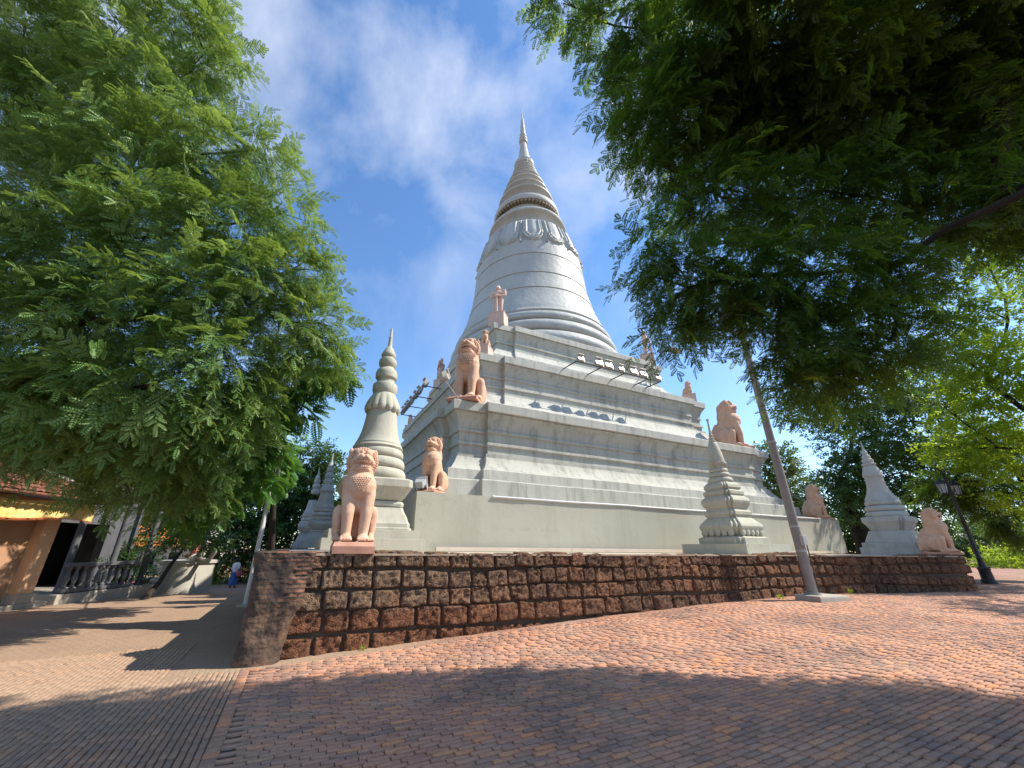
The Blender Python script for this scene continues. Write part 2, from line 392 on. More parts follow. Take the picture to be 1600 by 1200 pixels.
    h = math_(nt, 'ADD', math_(nt, 'MULTIPLY', fa, -1.6), math_(nt, 'ADD', math_(nt, 'MULTIPLY', fine, .7), math_(nt, 'MULTIPLY', nz(nt, v, 5, 4, .6), .9)))
    bump(nt, b, h, .75, .022); return m
M_pave = paving()

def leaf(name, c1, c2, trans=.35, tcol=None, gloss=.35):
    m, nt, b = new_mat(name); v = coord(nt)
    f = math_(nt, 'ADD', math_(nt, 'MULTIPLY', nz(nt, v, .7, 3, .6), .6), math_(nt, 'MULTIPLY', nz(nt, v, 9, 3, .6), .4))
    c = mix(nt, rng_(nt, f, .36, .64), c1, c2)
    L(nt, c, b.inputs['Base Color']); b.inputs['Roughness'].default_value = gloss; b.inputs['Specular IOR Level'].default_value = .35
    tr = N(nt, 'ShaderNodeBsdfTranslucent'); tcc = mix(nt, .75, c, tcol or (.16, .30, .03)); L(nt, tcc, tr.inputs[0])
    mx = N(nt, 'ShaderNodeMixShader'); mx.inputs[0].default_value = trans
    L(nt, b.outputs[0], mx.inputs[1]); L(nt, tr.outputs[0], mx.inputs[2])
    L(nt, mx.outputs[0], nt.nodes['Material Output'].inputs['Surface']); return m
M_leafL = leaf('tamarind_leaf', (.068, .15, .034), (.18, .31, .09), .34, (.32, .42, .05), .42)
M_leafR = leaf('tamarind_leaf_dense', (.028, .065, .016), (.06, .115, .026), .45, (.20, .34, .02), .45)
M_leafF = leaf('feathery_leaf', (.05, .15, .025), (.10, .24, .04), .35, (.18, .34, .03), .45)
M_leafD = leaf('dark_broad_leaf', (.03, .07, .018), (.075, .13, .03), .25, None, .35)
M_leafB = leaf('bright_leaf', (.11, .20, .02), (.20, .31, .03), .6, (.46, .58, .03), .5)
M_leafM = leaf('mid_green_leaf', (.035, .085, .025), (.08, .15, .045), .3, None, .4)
M_flower = leaf('red_flower', (.55, .06, .03), (.7, .10, .04), .3, (.6, .1, .05), .6)
M_highlight = leaf('highlight_tamarind_leaf', (.18, .29, .08), (.31, .44, .16), .4, (.36, .48, .06), .4)  # paler leaf tone that carries sunlit glints in its colour
M_bark = paint('dark_bark', (.022, .017, .014), (.05, .038, .03), 6, .95, streak=((.02, .016, .013), 8, .45, .7, .6), bs=.6, bd=.03, bscale=14)

# ------------------------------------------------------------------ ground and terrace
rnd = random.Random(7)
def axis_vals():
    a = list(np.arange(-12, 26.01, .5)); 
    x = 26.0; d = .8
    while x < 900: x += d; d *= 1.35; a.append(x)
    x = -12.0; d = .8
    while x > -900: x -= d; d *= 1.35; a.insert(0, x)
    return a
def build_ground():
    av = axis_vals(); n = len(av); vs = []; fs = []
    for j in av:
        for i in av:
            X = i * E1[0] + j * E2[0]; Y = i * E1[1] + j * E2[1]
            z = gz(X, Y) + .012 * noise.noise((X * .9, Y * .9, 0)) + .02 * noise.noise((X * .25, Y * .25, 3))
            if j < 7.2 and -8.9 < i < 18.9 and i * i + j * j < 380: z -= .012      # bed of the laid bricks
            vs.append((i, j, z))
    for j in range(n - 1):
        for i in range(n - 1): fs.append((j * n + i, j * n + i + 1, (j + 1) * n + i + 1, (j + 1) * n + i))
    me = bpy.data.meshes.new('ground'); me.from_pydata(vs, [], fs)
    me.polygons.foreach_set('use_smooth', np.ones(len(fs), dtype=bool))
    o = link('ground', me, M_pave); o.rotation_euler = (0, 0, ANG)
    tag(o, 'worn red brick paving sloping round the laterite wall', None, None, 'structure')
build_ground()

def brick_mat():
    m, nt, b = new_mat('paving_brick'); t = N(nt, 'ShaderNodeTexCoord'); v = t.outputs['Object']
    sp = N(nt, 'ShaderNodeSeparateXYZ'); L(nt, v, sp.inputs[0]); S_, T_ = sp.outputs['X'], sp.outputs['Y']
    isl = N(nt, 'ShaderNodeNewGeometry').outputs['Random Per Island']
    rp = N(nt, 'ShaderNodeValToRGB'); L(nt, isl, rp.inputs[0]); e = rp.color_ramp.elements; e[0].position = 0; e[0].color = (.30, .18, .135, 1); e[1].position = 1; e[1].color = (.66, .27, .12, 1)
    for p_, c_ in ((.22, (.44, .22, .14)), (.45, (.50, .245, .15)), (.62, (.54, .275, .17)), (.82, (.42, .23, .16)), (.90, (.62, .29, .15))):
        q = e.new(p_); q.color = (*c_, 1)
    c = rp.outputs[0]; left = rng_(nt, S_, -.405, -.395, 1, 0)
    moss = rng_(nt, nz(nt, v, .5, 6, .68), .47, .66)
    c = mix(nt, math_(nt, 'MULTIPLY', moss, rng_(nt, math_(nt, 'FRACT', math_(nt, 'MULTIPLY', isl, 17.3)), .55, .95, .72, .1)), c, (.135, .105, .095))
    dust = rng_(nt, nz(nt, v, .85, 6, .65), .46, .68)
    c = mix(nt, math_(nt, 'MULTIPLY', dust, .38), c, (.56, .36, .24))
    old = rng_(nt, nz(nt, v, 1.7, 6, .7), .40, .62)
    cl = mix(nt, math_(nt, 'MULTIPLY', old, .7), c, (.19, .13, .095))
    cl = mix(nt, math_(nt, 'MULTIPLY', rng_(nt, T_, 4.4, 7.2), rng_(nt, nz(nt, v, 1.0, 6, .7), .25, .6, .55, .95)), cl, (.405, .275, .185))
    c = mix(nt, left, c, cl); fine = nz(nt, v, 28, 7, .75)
    c = mix(nt, rng_(nt, fine, .45, .68, 0, .65), c, mix(nt, .55, c, (.08, .055, .045)))
    L(nt, c, b.inputs['Base Color']); b.inputs['Roughness'].default_value = .86; b.inputs['Specular IOR Level'].default_value = .25
    bump(nt, b, math_(nt, 'ADD', fine, math_(nt, 'MULTIPLY', nz(nt, v, 70, 4, .7), .5)), .6, .008); return m
def build_bricks():
    q = random.Random(21); V = []; Q = []
    def one(s, t, a, ln, wd):
        X = s * E1[0] + t * E2[0]; Y = s * E1[1] + t * E2[1]
        if Y < 2.0 or X * X + Y * Y > 395 or abs(X) > 1.55 * (Y + 1.6) + .5: return
        z0 = gz(X, Y) + .012 * noise.noise((X * .9, Y * .9, 0)) + .02 * noise.noise((X * .25, Y * .25, 3))
        a += q.gauss(0, .010); ca, sa = math.cos(a), math.sin(a); sink = q.gauss(0, .0018) + .004 * noise.noise((s * 1.1, t * 1.1, 8)); tx, ty = q.gauss(0, .006), q.gauss(0, .011)
        if q.random() < .02: sink -= .006
        h, w = ln / 2, wd / 2; n = len(V); ch = .004 + q.random() * .005
        for k, (z, i) in enumerate(((-.04, 0), (.009 - ch * .6, 0), (.009, ch))):
            for x, y in ((-h + i, -w + i), (h - i, -w + i), (h - i, w - i), (-h + i, w - i)):
                xx = x * (1 + q.gauss(0, .004)); yy = y * (1 + q.gauss(0, .02))
                V.append((s + xx * ca - yy * sa, t + xx * sa + yy * ca, z0 + z + sink + x * tx + y * ty))
        for k in (0, 4):
            for j in range(4): Q.append((n + k + j, n + k + (j + 1) % 4, n + k + 4 + (j + 1) % 4, n + k + 4 + j))
        Q.append((n + 8, n + 9, n + 10, n + 11))
    row = 0; t = -3.0
    while t < 7.46:
        s = -.285 + (.125 if row % 2 else 0) + q.uniform(-.012, .012)
        while s < 19.4:
            ln = .195 + q.gauss(0, .011); wav = .022 * noise.noise((s * .22, row * .02, 1)) + .003 * noise.noise((s * 1.3, row * .05, 4))
            lim = 7.46 if s > 3 else 7.33
            if s > 13.5: lim = 7.46 - (s - 13.5) * .14 - max(0, s - 15.4) * .17
            if t + wav < lim: one(s + ln / 2, t + wav, .008 * noise.noise((s * .35 + .5, row * .02, 1)), ln, .0515)
            s += ln + .009
        t += .066 + q.gauss(0, .0013); row += 1
    row = 0; s = -.445
    while s > -9:
        t = 1.0 + (.125 if row % 2 else 0)
        while t < 9.6:
            ln = .195 + q.gauss(0, .011); wav = .025 * noise.noise((row * .02, t * .35, 6))
            if not (s > -1.35 and t > 7.3): one(s + wav, t + ln / 2, math.pi / 2, ln, .052)
            t += ln + .009
        s -= .066; row += 1
    t = 1.0
    while t < 7.3:
        one(-.345 + .01 * noise.noise((t, 0, 0)), t, 0, .118, .104); t += .112
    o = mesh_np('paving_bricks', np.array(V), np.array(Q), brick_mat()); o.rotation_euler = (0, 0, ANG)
    tag(o, 'uneven worn red bricks of the paving in the foreground', None, None, 'structure')
build_bricks()
WP = [(-.165, 7.73), (3, 7.74), (7, 7.74), (11, 7.74), (13.5, 7.72), (15.2, 7.5), (16.6, 7.15), (18.2, 6.65), (19.6, 6.12), (20.5, 5.98), (21.1, 6.15), (21.6, 6.7), (22.3, 7.8), (23.2, 9.5), (24, 12)]
def resample(P, step=.05):
    P = [Vector((*p, 0)) for p in P]; pts = []
    for i in range(len(P) - 1):
        p0, p1, p2, p3 = P[max(i - 1, 0)], P[i], P[i + 1], P[min(i + 2, len(P) - 1)]
        for k in range(24):
            t = k / 24
            pts.append(.5 * ((2 * p1) + (-p0 + p2) * t + (2 * p0 - 5 * p1 + 4 * p2 - p3) * t * t + (-p0 + 3 * p1 - 3 * p2 + p3) * t ** 3))
    pts.append(P[-1]); acc = [0]
    for a, b in zip(pts, pts[1:]): acc.append(acc[-1] + (b - a).length)
    return pts, acc
WPTS, WACC = resample(WP)
WLEN = WACC[-1]
def wpath(a):
    a = min(max(a, 0), WLEN - 1e-4)
    import bisect
    i = min(max(bisect.bisect_right(WACC, a) - 1, 0), len(WPTS) - 2)
    f = (a - WACC[i]) / max(1e-6, WACC[i + 1] - WACC[i]); p = WPTS[i].lerp(WPTS[i + 1], f)
    j0, j1 = max(i - 6, 0), min(i + 7, len(WPTS) - 1); d = (WPTS[j1] - WPTS[j0]).normalized()
    return p, Vector((d.y, -d.x, 0))                  # outward normal (towards the paving)

def build_terrace():
    inner = [wpath(a) for a in np.linspace(0, WLEN, 60)]
    pts = [(p - n * .16) for p, n in inner]
    poly = [(p.x, p.y, TZ) for p in pts] + [(26, 30, TZ), (26, 48, TZ), (-.3, 48, TZ), (-.3, 8.2, TZ)]
    me = bpy.data.meshes.new('terrace'); n = len(poly)
    vs = poly + [(x, y, -3) for x, y, z in poly]
    fs = [tuple(range(n))] + [(i, i + n, (i + 1) % n + n, (i + 1) % n) for i in range(n)]
    me.from_pydata(vs, [], fs); o = link('terrace', me, M_terr); o.rotation_euler = (0, 0, ANG)
    tag(o, 'flat pale terrace floor carrying the stupas', None, None, 'structure')
build_terrace()

def build_wall():
    root = empty('laterite_wall', (0, 0, 0), ANG)
    tag(root, 'low retaining wall of dark pitted laterite blocks with a brick corner pier', 'wall')
    rows = [(.29, .34, .62), (.32, .30, .56), (.31, .30, .52), (.35, .36, .66), (.32, .40, .70), (.34, .4, .7)]
    mb = MB(); ztop = TZ + .03
    for ri, (h, w0, w1) in enumerate(rows):
        a = .40 - .10 * ri + rnd.uniform(-.1, .1); a = max(a, .02)
        while a < WLEN - .3:
            w = rnd.uniform(w0, w1)
            if a > 9: w *= .88
            p, n = wpath(a + w / 2); X = p.x * E1[0] + p.y * E2[0]; Y = p.x * E1[1] + p.y * E2[1]
            if ztop < gz(X, Y) - .12: a += w; continue
            far = a > 12; nu, nv = (8, 6) if far else (15, 11)
            dz = rnd.uniform(-.008, .008); dout = rnd.uniform(-.025, .03); hh = h * rnd.uniform(.96, 1.03); sk = rnd.uniform(-.02, .02); sq = rnd.choice((5, 6, 9, 10))
            vs = []; seed = rnd.uniform(0, 99); fs = []
            sag = .11 * noise.noise((a * .33, ri * .45, 5)); hh *= 1.02
            for j in range(nv + 1):
                for i in range(nu + 1):
                    u = -1 + 2 * i / nu; v = -1 + 2 * j / nv
                    u = math.copysign(abs(u) ** .8, u); v = math.copysign(abs(v) ** .8, v)
                    e = 1 - (1 - abs(u) ** sq) * (1 - abs(v) ** sq)
                    aa = a + w / 2 + u * (w / 2 - .003) * (1 - .035 * abs(v) ** 6) + .012 * noise.noise((v * 1.2, a, 1)) * abs(u); z = ztop - h / 2 + dz + v * (h / 2 - .003) * (1 - .045 * abs(u) ** 6) + .012 * noise.noise((aa * 5, ri, 2)) * abs(v) + sk * u + sag
                    q = Vector((aa * 3.1, z * 3.1, seed))
                    d = .045 + dout * .8 + .028 * noise.noise(q) + .024 * noise.noise(q * 3.3) + .026 * noise.noise(q * 9) - .13 * e ** 5
                    pz = noise.noise(q * 5.5); d -= .09 * max(0, pz - .2)
                    pp, nn = wpath(aa); bat = (ztop - z) * .05
                    pp = pp + nn * (d + bat); vs.append((pp.x, pp.y, z))
            for j in range(nv):
                for i in range(nu): fs.append((j * (nu + 1) + i, j * (nu + 1) + i + 1, (j + 1) * (nu + 1) + i + 1, (j + 1) * (nu + 1) + i))
            mb.add(vs, fs); a += w + .004
        ztop -= h
    # body
    me = bpy.data.meshes.new('stone_courses'); me.from_pydata(mb.v, [], mb.f); me.polygons.foreach_set('use_smooth', np.ones(len(mb.f), dtype=bool))
    link('stone_courses', me, M_lat, root)
    core = MB(); rs = []
    for a in np.linspace(0, WLEN, 90):
        p, n = wpath(a); rs.append([(*(p - n * .06).xy, -.14), (*(p + n * .01).xy, -2.6), (*(p - n * .5).xy, -2.6), (*(p - n * .5).xy, -.14)])
    core.rings(rs); core.build('mortar_core', M_mortar, root, smooth=False)
    # earth and screed capping between the top stones and the terrace
    capm = MB(); rs = []
    for a in np.linspace(0.0, WLEN, 160):
        p, n = wpath(a); k = .02 * noise.noise((a * 2, 0, 0)); k2 = .012 * noise.noise((a * 5, 4, 0))
        rs.append([(*(p + n * (.055 + k)).xy, -.13), (*(p + n * (.05 + k)).xy, TZ + .004 + k2), (*(p - n * .3).xy, TZ + .008 + k2), (*(p - n * .3).xy, -.2)])
    capm.rings(rs); capm.build('capping', M_earth, root)
    # plastered brick pier at the left corner: right edge leans, front bulges at the foot
    pm = MB(); nz_, nx_ = 90, 44; rs = []
    for j in range(nz_ + 1):
        f = j / nz_; z = TZ + .035 - f * 1.72
        s1 = .40 - .36 * f ** .9; s0 = -.58 + .07 * f + .04 * math.sin(f * 5); tf = 7.60 - .10 * f
        ring = []
        prof = [(s0 + (s1 - s0) * i / nx_, tf) for i in range(nx_ + 1)] + [(s1, tf + .3), (s1, 9.0), (s0, 9.0), (s0, tf + .7), (s0, tf + .3)]
        for i, (x, y) in enumerate(prof):
            r = .05 * noise.noise((x * 3, y * 3, z * 3)) + .02 * noise.noise((x * 9, y * 9, z * 9)) + .010 * noise.noise((x * 30, y * 30, z * 30))
            cz = (z + 5) / .066; rowi = math.floor(cz); bxx = (x + (rowi % 2) * .1) / .2; fz = abs(cz - rowi - .5) * 2; fxx = abs(bxx - math.floor(bxx) - .5) * 2
            show = max(0, min(1, .55 - .9 * f + 1.6 * noise.noise((x * 2.2 + 4, z * 2.2, 1))))
            r -= show * (.020 * max(fz, fxx) ** 6 - .016 * noise.noise((math.floor(bxx) * 3.7, rowi * 5.1, .5)))
            e = 0
            if i <= nx_: e = .10 * (abs(2 * i / nx_ - 1) ** 6)
            topr = .05 if j == 0 else 0
            ring.append((x + r * .6 + (.04 if i == 0 else 0), y - r + e + topr, z))
        rs.append(ring)
    pm.rings(rs); pm.build('brick_pier', M_pier, root, angle=1.2)
    lw = MB(); rs = []
    for k in range(30):
        t = 8.7 + k * 1.2; o = .03 * noise.noise((t, 0, 0))
        rs.append([(-.45 + o, t, TZ + .03), (-.52 + o, t, -2.7), (-.1, t, -2.7), (-.1, t, TZ + .03)])
    lw.rings(rs); lw.build('side_wall', M_pier, root, smooth=False)
build_wall()

# ------------------------------------------------------------------ the great stupa
def tier_ring(c, m, w, z, sub=.9, amp=.018, seed=0):
    """redented square: corner at +-c, main face at +-m over +-w"""
    side = [(-c, -c), (-w, -c), (-w, -m), (w, -m), (w, -c)]
    out = []
    for q in range(4):
        a = q * math.pi / 2; ca, sa = math.cos(a), math.sin(a)
        pts = side + [(c, -c)]
        for i in range(5):
            p0, p1 = pts[i], pts[i + 1]
            n = {0: 2, 1: 1, 2: 22, 3: 1, 4: 2}[i]
            for k in range(n):
                x = p0[0] + (p1[0] - p0[0]) * k / n; y = p0[1] + (p1[1] - p0[1]) * k / n
                X, Y = x * ca - y * sa, x * sa + y * ca
                d = amp * noise.noise((X * .8, Y * .8, z * 3 + seed)); dz = amp * 1.3 * noise.noise((X * .45 + 9, Y * .45, z * .5))
                out.append((X + d * sa * 0 + d * (X / c), Y + d * (Y / c), z + dz))
    return out
def tiers(mb, rows): mb.rings([tier_ring(*r) for r in rows])

great = empty('great_stupa', (CEN[0], CEN[1], 0), ANG)
tag(great, 'huge pale grey stupa with bell dome and tall spire on stepped square tiers', 'stupa')
mb = MB()
B = 11.5
mb.rings([tier_ring(B, B + .002, 9, z, seed=z) for z in (-.6, .2, .9, 1.55, 1.6)] + [tier_ring(10.2, 10.21, 8.9, 1.6)])
mb.build('plinth', M_base, great, angle=.5)
def rowset(z0, rows): return [(c, m, w, z) for c, m, w, z in rows]
T1 = [(10.40, 10.62, 8.95, 1.55), (10.40, 10.62, 8.95, 2.25), (10.37, 10.59, 8.95, 2.29), (10.06, 10.28, 8.75, 2.30), (10.04, 10.26, 8.75, 2.70), (9.98, 10.22, 8.75, 2.73),
      (9.88, 10.12, 8.65, 2.75), (9.80, 10.04, 8.6, 2.85), (9.68, 9.92, 8.5, 3.02), (9.60, 9.84, 8.45, 3.18), (9.56, 9.80, 8.45, 3.27), (9.50, 9.74, 8.4, 3.29), (9.50, 9.74, 8.4, 3.44), (9.40, 9.64, 8.3, 3.46),
      (9.40, 9.64, 8.3, 3.76), (9.49, 9.73, 8.35, 3.80), (9.49, 9.73, 8.35, 3.90), (9.42, 9.66, 8.3, 3.93), (9.42, 9.66, 8.3, 4.28), (9.51, 9.75, 8.35, 4.31), (9.51, 9.75, 8.35, 4.40),
      (9.47, 9.71, 8.32, 4.44), (9.50, 9.74, 8.34, 4.6), (9.57, 9.81, 8.38, 4.78), (9.68, 9.92, 8.42, 4.95), (9.76, 10.0, 8.46, 5.02), (9.74, 9.98, 8.44, 5.06), (9.84, 10.10, 8.5, 5.08), (9.85, 10.11, 8.5, 5.43), (9.80, 10.06, 8.5, 5.47), (8.2, 8.5, 7, 5.50)]
mb = MB(); tiers(mb, T1); mb.build('first_tier', M_render, great, angle=.45)
T2 = [(8.45, 8.66, 7.05, 5.44), (8.45, 8.66, 7.05, 6.06), (8.40, 8.60, 7.0, 6.10), (8.30, 8.5, 6.95, 6.12), (8.17, 8.36, 6.85, 6.24), (7.98, 8.18, 6.75, 6.5), (7.86, 8.06, 6.7, 6.74), (7.82, 8.02, 6.68, 6.82), (7.74, 7.94, 6.64, 6.84),
      (7.74, 7.94, 6.62, 6.96), (7.62, 7.82, 6.56, 6.98), (7.62, 7.82, 6.56, 7.2), (7.70, 7.90, 6.6, 7.23), (7.70, 7.90, 6.6, 7.33), (7.60, 7.80, 6.55, 7.36), (7.60, 7.80, 6.55, 7.72), (7.68, 7.88, 6.58, 7.75), (7.68, 7.88, 6.58, 7.84),
      (7.62, 7.82, 6.56, 7.88), (7.65, 7.85, 6.57, 8.02), (7.72, 7.92, 6.6, 8.2), (7.83, 8.03, 6.63, 8.38), (7.88, 8.08, 6.66, 8.44), (7.86, 8.06, 6.66, 8.47), (7.94, 8.16, 6.7, 8.49), (7.95, 8.17, 6.7, 8.84), (7.90, 8.12, 6.7, 8.87), (6.7, 6.8, 5.5, 8.9)]
mb = MB(); tiers(mb, T2); mb.build('second_tier', M_render, great, angle=.45)
T3 = [(6.74, 6.92, 5.4, 8.84), (6.74, 6.92, 5.4, 9.70), (6.70, 6.88, 5.38, 9.74), (6.58, 6.76, 5.3, 9.82), (6.40, 6.58, 5.22, 10.05), (6.30, 6.48, 5.18, 10.26), (6.24, 6.42, 5.15, 10.28), (6.24, 6.42, 5.15, 10.42),
      (6.14, 6.32, 5.1, 10.44), (6.14, 6.32, 5.1, 10.72), (6.22, 6.40, 5.12, 10.75), (6.22, 6.40, 5.12, 10.84), (6.16, 6.34, 5.1, 10.9), (6.20, 6.38, 5.1, 11.06), (6.30, 6.48, 5.13, 11.3), (6.38, 6.56, 5.16, 11.44),
      (6.36, 6.54, 5.16, 11.47), (6.45, 6.64, 5.2, 11.49), (6.46, 6.65, 5.2, 11.80), (6.42, 6.61, 5.2, 11.84), (5, 5.1, 4, 11.88)]
mb = MB(); tiers(mb, T3); mb.build('third_tier', M_render, great, angle=.45)
# mouldings under the bell
def torus_prof(z0, z1, rin, rout0, rout1, n=9):
    zc, hz = (z0 + z1) / 2, (z1 - z0) / 2; out = []
    for k in range(n + 1):
        a = -math.pi / 2 + math.pi * k / n; rr = rin + ((rout0 + (rout1 - rout0) * (math.sin(a) + 1) / 2) - rin) * math.cos(a) ** .7
        out.append((rr, zc + hz * math.sin(a)))
    return out
def bellpart(name, prof, mat, n=96, wob=.004, angle=.5):
    m_ = MB(); m_.lathe(prof, n, wob=wob); return m_.build(name, mat, great, angle=angle)
bellpart('ring_moulding', torus_prof(11.7, 12.8, 5.95, 6.74, 6.60), M_bell)
bellpart('ring_moulding', torus_prof(12.8, 13.75, 5.75, 6.48, 6.32), M_bell)
bellpart('ring_moulding', torus_prof(13.75, 14.55, 5.55, 6.20, 6.02), M_bell)
prof = [(5.85, 14.5), (5.92, 14.62), (5.78, 14.72), (5.74, 14.95)]
for r, z in [(5.62, 15.3), (5.44, 15.8), (5.2, 16.5)]: prof.append((r, z))
def groove(prof, r, z):
    prof += [(r + .01, z - .06), (r - .05, z - .035), (r - .05, z + .035), (r, z + .06)]
groove(prof, 5.1, 16.95); prof += [(4.98, 17.5), (4.86, 18.0)]
groove(prof, 4.78, 18.5); prof += [(4.68, 19.2), (4.62, 19.8)]
groove(prof, 4.57, 20.4); prof += [(4.47, 21.4), (4.44, 21.7), (3.7, 21.75)]
bellpart('bell', prof, M_bell, angle=.9)
def lotus(rb, rt, z0, z1, npet, dep, name, parent, mat, sub=22, rows=26, c=(0, 0)):
    vs = []; nt_ = npet * sub
    for j in range(rows + 1):
        y = j / rows
        for k in range(nt_):
            th = 2 * math.pi * k / nt_; x = (k % sub) / sub - .5
            if y < .45: q = math.hypot(x / .43, (.45 - y) / .43)
            else: q = abs(x) / .43
            h = 0
            if q < 1: h = .55 + .45 * max(0, math.cos((q - .9) / .13 * math.pi)) * (1 if q > .55 else 0) + (0.35 * (1 - q / .55) if q <= .55 else 0)
            else:
                g = (.5 - abs(x)) / .07
                h = .8 * max(0, 1 - abs(g)) if y > .1 else (.9 * max(0, 1 - abs(g)) if g < 1.4 else 0)
            if y > .9: h *= (1 - y) / .1
            base = rb + (rt - rb) * (y ** .9) + .25 * dep * math.sin(y * math.pi)
            r = base + dep * h
            vs.append((c[0] + r * math.cos(th), c[1] + r * math.sin(th), z0 + (z1 - z0) * y))
    fs = [(j * nt_ + k, j * nt_ + (k + 1) % nt_, (j + 1) * nt_ + (k + 1) % nt_, (j + 1) * nt_ + k) for j in range(rows) for k in range(nt_)]
    m_ = MB(); m_.add(vs, fs); m_.f.append(tuple(range(nt_))[::-1]); m_.f.append(tuple(rows * nt_ + k for k in range(nt_)))
    return m_.build(name, mat, parent, angle=.8)
lotus(4.40, 3.52, 21.65, 24.75, 14, .26, 'lotus_band', great, M_bell)
bellpart('neck_moulding', [(3.42, 24.6), (3.40, 24.85), (2.92, 24.9), (2.90, 25.3), (2.98, 25.6), (3.18, 25.85), (3.42, 26.0), (3.46, 26.12), (3.40, 26.3), (3.0, 26.42), (2.66, 26.5), (2.64, 26.95), (2.74, 27.02), (2.72, 27.12), (2.54, 27.16), (2.52, 27.62), (2.4, 27.7), (2.3, 29.0)], M_bell)
m_ = MB()
for k in range(56):
    a = 2 * math.pi * k / 56; m_.box((2.62 * math.cos(a), 2.62 * math.sin(a), 27.70), (.52, .2, .26), a)
m_.lathe([(2.4, 27.64), (2.78, 27.72), (2.90, 27.82), (2.4, 27.86)], 72)
m_.build('dentil_ring', M_dentil, great, smooth=False)
for pr_ in ([(2.3, 27.8), (2.93, 27.82), (2.98, 27.95), (2.99, 28.15), (2.92, 28.4), (2.72, 28.62), (2.0, 28.75)],
            [(1.96, 28.7), (1.98, 29.3), (2.10, 29.55), (2.34, 29.72), (2.53, 29.82), (2.54, 29.95), (2.42, 30.08), (1.75, 30.18)],
            [(1.72, 30.1), (1.74, 30.55), (1.86, 30.75), (2.04, 30.86), (2.19, 30.94), (2.19, 31.05), (2.06, 31.16), (1.5, 31.24)],
            [(1.48, 31.2), (1.50, 31.65), (1.60, 31.82), (1.74, 31.92), (1.87, 32.0), (1.87, 32.1), (1.74, 32.2), (1.25, 32.27)],
            [(1.24, 32.22), (1.27, 32.6), (1.36, 32.74), (1.48, 32.82), (1.58, 32.9), (1.57, 32.98), (1.44, 33.06), (1.05, 33.12)],
            [(1.04, 33.08), (1.08, 33.32), (1.18, 33.44), (1.34, 33.54), (1.34, 33.62), (1.2, 33.7), (.9, 33.74)],
            [(.92, 33.7), (.96, 33.95), (1.06, 34.04), (1.18, 34.12), (1.18, 34.2), (1.05, 34.26), (.8, 34.3)],
            [(.82, 34.28), (.86, 34.48), (.95, 34.56), (1.05, 34.64), (1.04, 34.72), (.92, 34.78), (.7, 34.8)],
            [(.72, 34.78), (.78, 34.98), (.88, 35.06), (.97, 35.14), (.96, 35.22), (.86, 35.28), (.6, 35.3)]):
    bellpart('spire_ring', pr_, M_bell, 64, angle=.7)
bellpart('finial', [(.95, 35.2), (1.0, 35.45), (.9, 35.55), (.72, 35.6), (.66, 36.0), (.52, 36.8), (.40, 37.7), (.30, 38.5), (.28, 38.65), (.42, 38.75), (.44, 38.95), (.32, 39.05), (.30, 39.15), (.39, 39.25), (.40, 39.4), (.28, 39.5), (.27, 39.6), (.34, 39.7), (.34, 39.85), (.24, 39.95),
                    (.26, 40.5), (.2, 41.4), (.13, 42.3), (.09, 42.35), (.05, 43.2), (.035, 43.25), (.02, 44.4)], M_bell, 24)
m_ = MB(); m_.tube([(-.25, -.98, 33.3), (-.22, -.92, 34.4), (-.2, -.9, 35.5)], .05, 6); m_.build('down_pipe', M_steel, great)
m_ = MB()
for a, b in ((-9.0, -3.2), (-3.18, 2.6), (2.62, 9.8)): m_.tube([(a, -11.53, 1.58), ((a + b) / 2, -11.53, 1.565), (b, -11.53, 1.585)], .035, 6)
m_.build('ledge_conduit', M_white, great)
m_ = MB()
for a, b in ((-10.9, -6.2), (-6.18, -1), (-.98, 4.5), (4.52, 10.6)): m_.box(((a + b) / 2, -11.72, TZ + .09), (b - a, .13, .11))
m_.build('floor_conduit', M_terr, great)

# ------------------------------------------------------------------ small stupas
def redent(c, z, k=.16):
    """square with two stepped redents at each corner"""
    a, b_, d = c, c * (1 - k), c * (1 - 2 * k)
    side = [(-d, -a), (d, -a), (d, -b_), (b_, -b_), (b_, -d)]; out = []
    for q in range(4):
        an = q * math.pi / 2
        for x, y in side: out.append((x * math.cos(an) - y * math.sin(an), x * math.sin(an) + y * math.cos(an), z))
    return out
def chamf(c, z, k=.12):
    d = c * (1 - k); side = [(-d, -c), (d, -c)]; out = []
    for q in range(4):
        an = q * math.pi / 2
        for x, y in side: out.append((x * math.cos(an) - y * math.sin(an), x * math.sin(an) + y * math.cos(an), z))
    return out
def sq(c, z): return chamf(c, z, .004)

